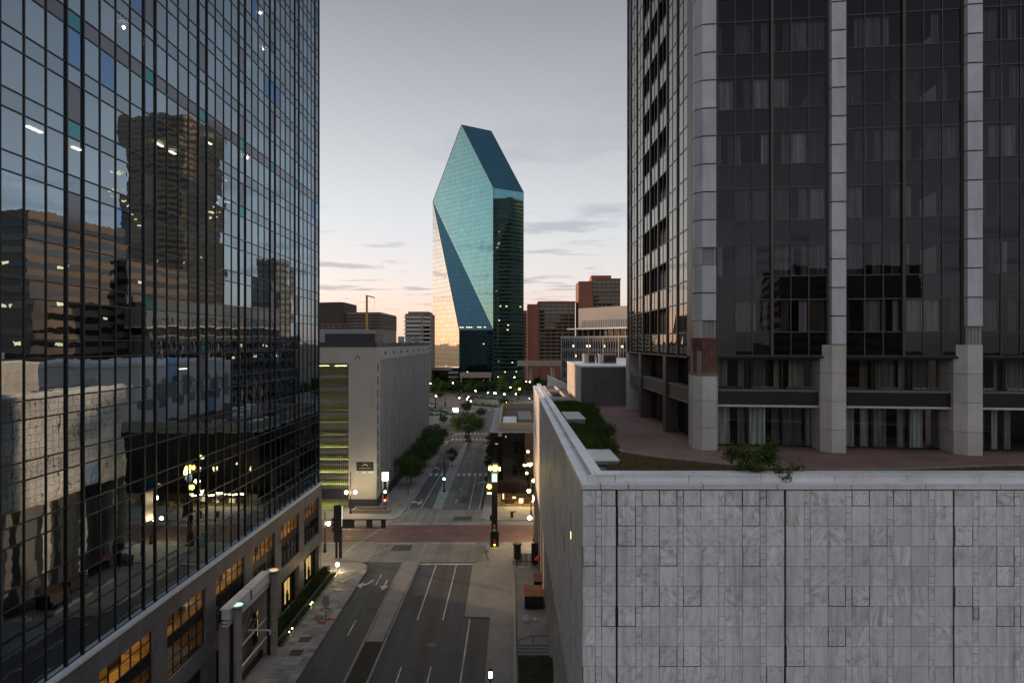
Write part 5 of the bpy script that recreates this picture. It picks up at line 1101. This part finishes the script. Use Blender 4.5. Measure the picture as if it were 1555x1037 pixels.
# median signal
p = gr(674, 745, .15)
t = thing('median_signal', 'slim traffic signal post with green light on the far median', 'traffic signal', (-16.2, 164, .15)); obj('pole', MB().tube((-16.2, 164, .15), (-16.2, 164, 8.9), .13), M['dark_metal'], t); h_ = obj('signal_head', box((-16.6, 163.7, 2.8), (-15.85, 163.98, 4.2)), M['black'], t); obj('green_light', MB().ball((-16.2, 163.66, 3.3), .26), M['green'], h_); obj('base', MB().lathe((-16.2, 164, .15), [(.3, 0), (.3, .3), (.15, .5)], 8), M['dark_metal'], t)
# right catenary pylon with amber signals
t = thing('signal_pylon', 'tall black shaft pylon with amber signals at the shop corner', 'pylon', (-3.0, 120.4, .13))
obj('base', box((-3.75, 120.0, .13), (-2.25, 120.8, 2.7)), M['dark_metal'], t); obj('shaft', box((-3.55, 120.1, 2.7), (-2.5, 120.7, 11.5)), M['black'], t); obj('lit_panel', box((-3.5, 120.0, 11.5), (-2.55, 120.6, 12.9)), M['whitebox'], t)
for x, z, s in ((-3.75, 13.9, .42), (-2.9, 13.9, .62), (-3.95, 10.7, .45)):
    h_ = obj('signal_head', box((x - s, 120.2, z - s - .2), (x + s, 120.6, z + s + .2)), M['dark_metal'], t); obj('amber_light', MB().ball((x, 120.1, z), s * .8, 12, 8), M['amber'], h_, smooth=True)
obj('amber_sign', box((-4.3, 120.1, 9.35), (-3.56, 120.4, 9.6)), M['lit_near'], t); obj('side_box', box((-3.85, 120.2, 4.7), (-3.56, 120.6, 5.6)), M['black'], t)
obj('warning_diamond', MB().face([(-3.02, 120.08, 3.4), (-2.68, 120.08, 3.75), (-3.02, 120.08, 4.1), (-3.36, 120.08, 3.75)]), M['yellow'], t)
cs = obj('crossing_sign', MB().bar((-3.3, 120.07, 2.85), (-2.75, 120.07, 3.3), .03, .12).bar((-3.3, 120.07, 3.3), (-2.75, 120.07, 2.85), .03, .12), M['white'], t); obj('foot_light', MB().ball((-3.0, 119.95, .5), .1), M['amber'], t); obj('red_tag', box((-3.15, 119.97, .9), (-2.85, 119.995, 1.5)), M['redtag'], t)
plight(t, (-3.2, 119.0, 13.4), 50, (1, .7, .15), .5)
def signpost(label, x, y, h_, plate=.4, mat='gov'):
    t = thing('sign_post', label, 'sign', (x, y, .14), 'small sign posts'); obj('post', MB().tube((x, y, .14), (x, y, h_), .05, n=6), M['dark_metal'], t); obj('plate', box((x - plate, y - .05, h_ - .9), (x + plate, y - .01, h_ + .05)), M[mat], t)
signpost('sign post on the pavement beside the garage trees', -24.0, 158, 5.2, .18, 'black'); signpost('sign post on the right kerb before the black office', -5.8, 153, 6.0, .2, 'black'); signpost('sign post beside the far crosswalk on the right kerb', -5.6, 176, 3.4, .25, 'black')
for k in range(5):
    y = 163 + 3 * k; t = thing('bollard', 'tan timber bollard on the garage pavement under the trees', 'bollard', (-24.6, y, .14), 'timber bollards under the trees'); obj('post', MB().lathe((-24.6, y, .14), [(.1, 0), (.1, 1.0), (.06, 1.08)], 8), M['tan'], t)
# ================================================================= TREES
def tree_meshes(seed, h_, r, nleaf, ls, trunk_h, slim=1.0):
    global rnd
    keep = rnd; rnd = random.Random(seed)
    tk = MB(); tk.tube((0, 0, -.1), (.05, .02, trunk_h), .03 * h_ * .8, .02 * h_ * .8, 7); tips = []
    for k in range(7):
        a = 6.28 * k / 7 + rnd.uniform(-.3, .3); q = Vector((math.cos(a) * r * rnd.uniform(.35, .7), math.sin(a) * r * rnd.uniform(.35, .7), trunk_h + (h_ - trunk_h) * rnd.uniform(.25, .75))); tk.tube((.05, .02, trunk_h * rnd.uniform(.75, 1)), q, .012 * h_, .004 * h_, 5); tips.append(q)
    cz = (trunk_h * .75 + h_) / 2; hz = (h_ - trunk_h * .75) / 2; cl = []
    for k in range(46):
        v = Vector((rnd.gauss(0, 1), rnd.gauss(0, 1), rnd.gauss(0, 1))).normalized() * rnd.uniform(.55, .95); cl.append((Vector((v.x * r, v.y * r, cz + v.z * hz)), rnd.uniform(.1, .24) * r))
    lv = MB()
    def pick(): c, s = rnd.choice(cl); return c + Vector((rnd.gauss(0, s), rnd.gauss(0, s), rnd.gauss(0, s * .7)))
    leaves(lv, pick, nleaf, ls * .7, ls * 1.3, .4); rnd = keep
    return tk.mesh('trunk'), lv.mesh('crown')
def tree(label, tm, mat, loc, rz=0, s=1, group=None, name='street_tree'):
    t = thing(name, label, 'tree', loc, group, rz, s); obj('trunk', tm[0], M['bark'], t, world=False); c = bpy.data.objects.new('crown', tm[1]); COL.objects.link(c); c.parent = t
    if not tm[1].materials: tm[1].materials.append(mat)
    c['kind'] = 'stuff'; return t
TA = tree_meshes(1, 8.2, 3.7, 5200, .2, 2.3); TB = tree_meshes(2, 11, 6.2, 7000, .26, 3.2); TC = tree_meshes(3, 9, 3.6, 3200, .3, 2.2); TD = tree_meshes(4, 5.2, 1.8, 2600, .13, 1.7); TE = tree_meshes(5, 10.5, 2.5, 2600, .3, 2.0); TF = tree_meshes(6, 8.4, 4.0, 5200, .2, 2.6)
for i, (x, y, s) in enumerate(((-25.4, 172, 1.0), (-25.8, 185, .97), (-25.2, 198, 1.06), (-25.9, 211, 1.0), (-25.3, 222, 1.08), (-25.8, 234, .98))):
    tree('bushy dark green street tree %s along the garage side' % ('nearest the intersection', 'second from the intersection', 'third from the intersection', 'fourth from the intersection', 'fifth from the intersection', 'farthest from the intersection')[i], (TA, TF)[i % 2], M['leaf'], (x, y, .14), i * 1.3, s, 'street trees along the garage')
tree('large spreading tree at the tip of the far median', TB, M['leaf'], (-15.9, 249, .1), .4, 1.0, None, 'spreading_tree'); tree('small round tree on the far median behind the signal', TD, M['leaf'], (-17.3, 198, .15), 1, 1.0, None, 'median_tree'); tree('bush-like little tree under the spreading median tree', TD, M['leaf'], (-15.4, 238, .15), 2.2, .75, None, 'median_tree')
for i, (x, y, s) in enumerate(((-5.6, 186, .75), (-5.5, 208, .85), (-5.6, 226, .8))): tree('slim kerbside tree %s beside the black office' % ('nearest', 'in the middle', 'farthest')[i], TE, M['leaf'], (x, y, .14), i, s, 'trees beside the black office', 'kerbside_tree')
rr = random.Random(11); FG = 'trees at the foot of the teal tower'
for k in range(26):
    x = -74 + 4.6 * k + rr.uniform(-1.5, 1.5); y = rr.uniform(455, 500)
    tree('dark leafy tree in the belt at the foot of the teal tower', TC, M['leaf'], (x, y, 0), rr.uniform(0, 6), rr.uniform(.85, 1.25), FG, 'belt_tree')
for k in range(12): tree('dark leafy tree in the belt below the overpass wall', TC, M['leaf'], (24 + 5 * k, rr.uniform(440, 472), 0), rr.uniform(0, 6), rr.uniform(1.0, 1.4), 'trees below the overpass', 'belt_tree')
tree('bright green conical tree left of the tower plaza lamp', TE, M['leaf_bright'], (-5.9, 440, 0), 0, 1.35, None, 'conical_tree')
TE2 = tree_meshes(8, 10.5, 2.5, 2600, .3, 2.0); tree('bright green conical tree right of the tower plaza lamp', TE2, M['leaf_bright'], (4.0, 428, 0), 1, 1.3, None, 'conical_tree').children[1].data.materials
for x, y, s, l in ((-23, 345, .75, 'left of the curving road'), (-14.5, 325, .6, 'behind the spreading tree'), (-4.5, 372, .8, 'on the plaza island'), (-45, 430, .7, 'beside the upper car park'), (-30, 300, .5, 'at the car park corner')): tree('rounded dark tree ' + l, TF, M['leaf'], (x, y, 0), x, s, None, 'plaza_tree')
# hedges dividing the car parks
for i, (x0, y0, x1, y1) in enumerate(((-62, 372, -33, 352), (-62, 330, -28, 341), (-56, 400, -42, 384), (-28, 398, -8, 380), (-6, 392, 2, 378), (-38, 455, -10, 430), (-1, 372, 14, 352), (20, 372, 46, 372))):
    mb = MB(); d = Vector((x1 - x0, y1 - y0)); leaves(mb, lambda: (lambda s: (x0 + d.x * s + rnd.gauss(0, .7), y0 + d.y * s + rnd.gauss(0, .7), abs(rnd.gauss(.5, .4)) * (1 + .8 * math.sin(s * 31 + i)) ))(rnd.random()), 900, .25, .5)
    t = thing('far_hedge', 'low dark hedge row %s' % ('between the two left car parks', 'along the near edge of the left car park', 'at the back of the upper car park', 'left of the plaza junction', 'beside the plaza signals', 'in front of the tower belt trees', 'right of the plaza junction', 'along the right plaza pavement')[i], 'hedge', (x0, y0, 0)); obj('foliage', mb, M['leaf'], t, kind='stuff')
# far lamps and signals
fl = [(653.5, 583, 500, 'at the garage edge below the tower annex'), (662, 602, 372, 'in the left car park'), (688, 582, 470, 'before the belt trees, left'), (701, 628.5, 0, ''), (711, 604, 395, 'left of the plaza junction'), (709, 607, 392, 'left of the plaza junction, lower'), (722, 594, 440, 'at the top of the plaza road'), (741, 597, 430, 'centre of the plaza'), (753, 598, 428, 'behind the plaza signals'), (775, 589, 440, 'between the conical trees'), (781, 573.5, 460, 'high beside the right conical tree'), (789, 591, 425, 'brightest at the right plaza'), (799, 580, 450, 'below the overpass, left'), (804.5, 580.5, 450, 'below the overpass, right'), (783.5, 599, 410, 'low on the right plaza pavement'), (715, 610, 372, 'beside the road hedge')]
for x, y, Y, l in fl:
    if not Y: continue
    p = at(x, y, Y); t = thing('plaza_lamp', 'small lit globe lamp ' + l, 'lamp', (p.x, p.y, 0), 'plaza lamps'); obj('pole', MB().tube((p.x, p.y, 0), (p.x, p.y, max(p.z, .5)), .12, n=6), M['dark_metal'], t); obj('globe', MB().ball((p.x, p.y, max(p.z, .6) + .3), .55 if 'brightest' in l else .33, 8, 6), M['smallglobe'], t)
for x, y, Y, c_, l in ((751, 597, 425, 'green', 'left green signal at the plaza junction'), (766, 598.5, 415, 'green', 'right green signal at the plaza junction'), (769, 610.5, 385, 'amber', 'amber signal at the plaza junction')):
    p = at(x, y, Y); t = thing('far_signal', 'distant traffic signal, ' + l, 'traffic signal', (p.x, p.y, 0), 'plaza signals'); obj('pole', MB().tube((p.x, p.y + .3, 0), (p.x, p.y + .3, p.z), .12, n=6), M['dark_metal'], t); obj('signal_head', box((p.x - .35, p.y + .1, p.z - .9), (p.x + .35, p.y + .5, p.z + .9)), M['black'], t); obj('lens', MB().ball((p.x, p.y, p.z), .42, 8, 6), M[c_], t)
for x, y0, y1, Y, l in ((676, 589, 617, 385, 'tall dark pole in the left car park'), (661, 600, 620, 372, 'short dark pole in the left car park'), (669.5, 619, 635.5, 322, 'dark pole with thick foot at the near lot'), (777, 600, 617, 385, 'dark pole on the right plaza pavement')):
    p = at(x, y0, Y); t = thing('lot_pole', l, 'pole', (p.x, p.y, 0)); obj('shaft', MB().tube((p.x, p.y, 0), (p.x, p.y, p.z), .18, .12, 6), M['dark_metal'], t); obj('foot', MB().lathe((p.x, p.y, 0), [(.4, 0), (.4, 2.2), (.2, 2.5)], 8), M['dark_metal'], t)
p = at(696, 623, 330); t = thing('lit_sign_board', 'bright lit square sign board above the spreading tree', 'sign', (p.x, p.y, 0)); obj('post', MB().tube((p.x - 2.6, p.y, 0), (p.x - 2.6, p.y, p.z), .15), M['dark_metal'], t); obj('board', box((p.x - 2.7, p.y - .1, p.z - .9), (p.x - .1, p.y + .1, p.z + 1.2)), emit('sign_board_glow', (1, .82, .6), 1.2), t)
# ---- cars
def car_mesh():
    prof = [(-2.2, .35), (-2.25, .75), (-1.5, .92), (-.9, 1.42), (.6, 1.45), (1.3, .98), (2.1, .86), (2.25, .6), (2.2, .35)]
    body = MB(); n_ = len(prof)
    for s_, ww in ((-1, .86), (1, .86)): pass
    i = 0; body.v += [(-(.86 if z < 1.2 else .68), x, z) for x, z in prof] + [((.86 if z < 1.2 else .68), x, z) for x, z in prof]
    body.f += [tuple(range(n_ - 1, -1, -1)), tuple(range(n_, 2 * n_))] + [(k, (k + 1) % n_, n_ + (k + 1) % n_, n_ + k) for k in range(n_)]
    win = MB().box((-.83, -1.05, .98), (.83, .95, 1.3)); wh = MB().tube((-.11, 0, 0), (.11, 0, 0), .33, n=12)
    return body.mesh('body'), win.mesh('windows'), wh.mesh('wheel')
CB = car_mesh(); cbodies = {}
def car(label, x, y, rz, paint, lights=True):
    t = thing('car', label, 'car', (x, y, 0), 'cars', rz)
    if paint not in cbodies: cbodies[paint] = CB[0].copy(); cbodies[paint].materials.append(M[paint])
    obj('body', cbodies[paint], None, t, world=False); obj('windows', CB[1], M['black'], t, world=False)
    for sx in (-.78, .78):
        for yy in (-1.4, 1.4): obj('wheel', CB[2], M['tyre'], t, world=False, loc=(sx, yy, .33))
    if lights:
        for sx in (-.6, .6): obj('headlight', MB().ball((sx, 2.2, .68), .13, 8, 5), M['head'], t, world=False); obj('tail_light', box((sx - .16, -2.27, .66), (sx + .16, -2.2, .78)), M['tail'], t, world=False)
for l, x, y, rz, pt2, li in (('white parked car at the left edge of the car park', -46.8, 381, 1.2, 'carwhite', 0), ('second white parked car in the car park', -43.6, 378, 1.2, 'carwhite', 0), ('silver car with headlights in front of the belt trees', -31.5, 436, 2.2, 'carsilver', 1), ('dark car with lights near the belt trees', -25.5, 430, 2.0, 'cardark', 1), ('white parked car on the right plaza', 10.5, 398, 1.5, 'carwhite', 0), ('dark parked car on the right plaza below the overpass', 13.5, 430, 1.5, 'cardark', 1), ('white car near the podium edge below the overpass', 17.0, 436, 1.5, 'carwhite', 0), ('blue-grey car on the plaza road', -.8, 418, 1.8, 'carsilver', 0), ('pale car at the tower-side edge of the far lot', -56, 460, 1.3, 'carsilver', 0),
                             ('white car with headlights on the cross street, mirrored in the tower', 21, 128.8, 1.57, 'carwhite', 1), ('dark car behind it on the cross street, mirrored in the tower', 30, 129.2, 1.57, 'cardark', 1)): car(l, x, y, rz, pt2, li)
# ================================================================= BUILDINGS SEEN ONLY AS REFLECTIONS
def slab_tower(name, label, x, y, wd, dp, zt, rot, wall, floors, fh, cut=0, lit=0):
    t = thing(name, label, 'building', (x, y, 0), None, R(rot)); rl = random.Random(int(x * 7 + y))
    body = [(-wd/2 + cut, -dp/2), (wd/2 - cut, -dp/2), (wd/2, -dp/2 + cut), (wd/2, dp/2 - cut), (wd/2 - cut, dp/2), (-wd/2 + cut, dp/2), (-wd/2, dp/2 - cut), (-wd/2, -dp/2 + cut)] if cut else [(-wd/2, -dp/2), (wd/2, -dp/2), (wd/2, dp/2), (-wd/2, dp/2)]
    obj('wall', MB().prism(body, 0, zt), M[wall], t, world=False)
    for k in range(floors):
        z = zt - 4 - fh * k
        if z < 3: break
        ex = [(a * 1.004 + (.06 if a > 0 else -.06), b2 * 1.004 + (.06 if b2 > 0 else -.06)) for a, b2 in body]
        obj('window_band', MB().prism(ex, z, z + fh * .48), M['winfar'], t, world=False)
    for q in range(lit):
        z = zt - 4 - fh * rl.randint(1, floors - 1) + .4; xx = rl.uniform(-wd/2 + 1, wd/2 - 4)
        if z > 4: obj('lit_window', box((xx, -dp/2 - .4, z), (xx + rl.uniform(1.5, 3.5), -dp/2 - .22, z + .9)), M['lit_far'], t, world=False); obj('lit_window', box((-wd/2 - .4, xx * .8, z), (-wd/2 - .22, xx * .8 + 2.5, z + .9)), M['lit_far'], t, world=False)
    return t
slab_tower('tall_office_tower', 'tall banded brown tower mirrored in the glass facade and the teal tower', 172, 470, 54, 52, 184, 24, 'gold', 44, 4.0, 10, 18)
slab_tower('stepped_office_block', 'dark stepped block mirrored at the left of the glass facade', 84, 205, 34, 36, 72, 10, 'brown', 17, 3.7, 0, 12)
slab_tower('stepped_office_block', 'lower brown block mirrored beside the dark stepped block', 75, 232, 34, 30, 62, 10, 'brown', 14, 3.7, 0, 8)
t = slab_tower('slim_office_tower', 'slim grey tower mirrored near the edge of the glass facade', 80, 400, 16, 14, 84, 20, 'gov', 16, 3.8)
ar = thing('arched_stone_building', 'white stone building with arches mirrored in the glass facade', 'building', (40, 165, 0))
obj('wall', box((24, 152, 0), (62, 204, 30.6)), M['arch_stone'], ar); obj('cornice', box((23.7, 151.7, 30.6), (62, 204, 31.4)), M['coping'], ar)
for k in range(7):
    y = 155 + 7 * k; mb = MB(); pts = [(y, 20.5), (y + 4.6, 20.5)] + [(y + 2.3 + 2.3 * math.cos(R(a)), 25 + 2.8 * math.sin(R(a))) for a in range(0, 181, 20)]
    mb.face([(23.9, a, z) for a, z in pts][::-1]); obj('painted_arch_recess', mb, M['arch_shade'], ar)
    obj('storey_window', box((23.85, y + .4, 11), (24.02, y + 4.2, 15)), M['winfar'], ar)
slab_tower('rear_office_tower', 'striped office tower behind the viewer mirrored in the hotel glass', 150, -120, 60, 40, 105, 12, 'gov', 26, 3.9)
slab_tower('rear_office_block', 'dark office block behind the viewer across the street', 60, -190, 44, 40, 62, 0, 'browndk', 19, 3.8)
slab_tower('west_office_block', 'dark office block mirrored low in the teal tower', -300, 330, 70, 60, 95, 20, 'browndk', 24, 3.8, 0, 10)
slab_tower('west_office_block', 'wide lower block mirrored at the foot of the teal tower', -210, 420, 60, 80, 44, 10, 'brown', 11, 3.8, 0, 8)
print('objects', len(bpy.data.objects), 'tris', sum(len(p.vertices) - 2 for m in bpy.data.meshes for p in m.polygons))
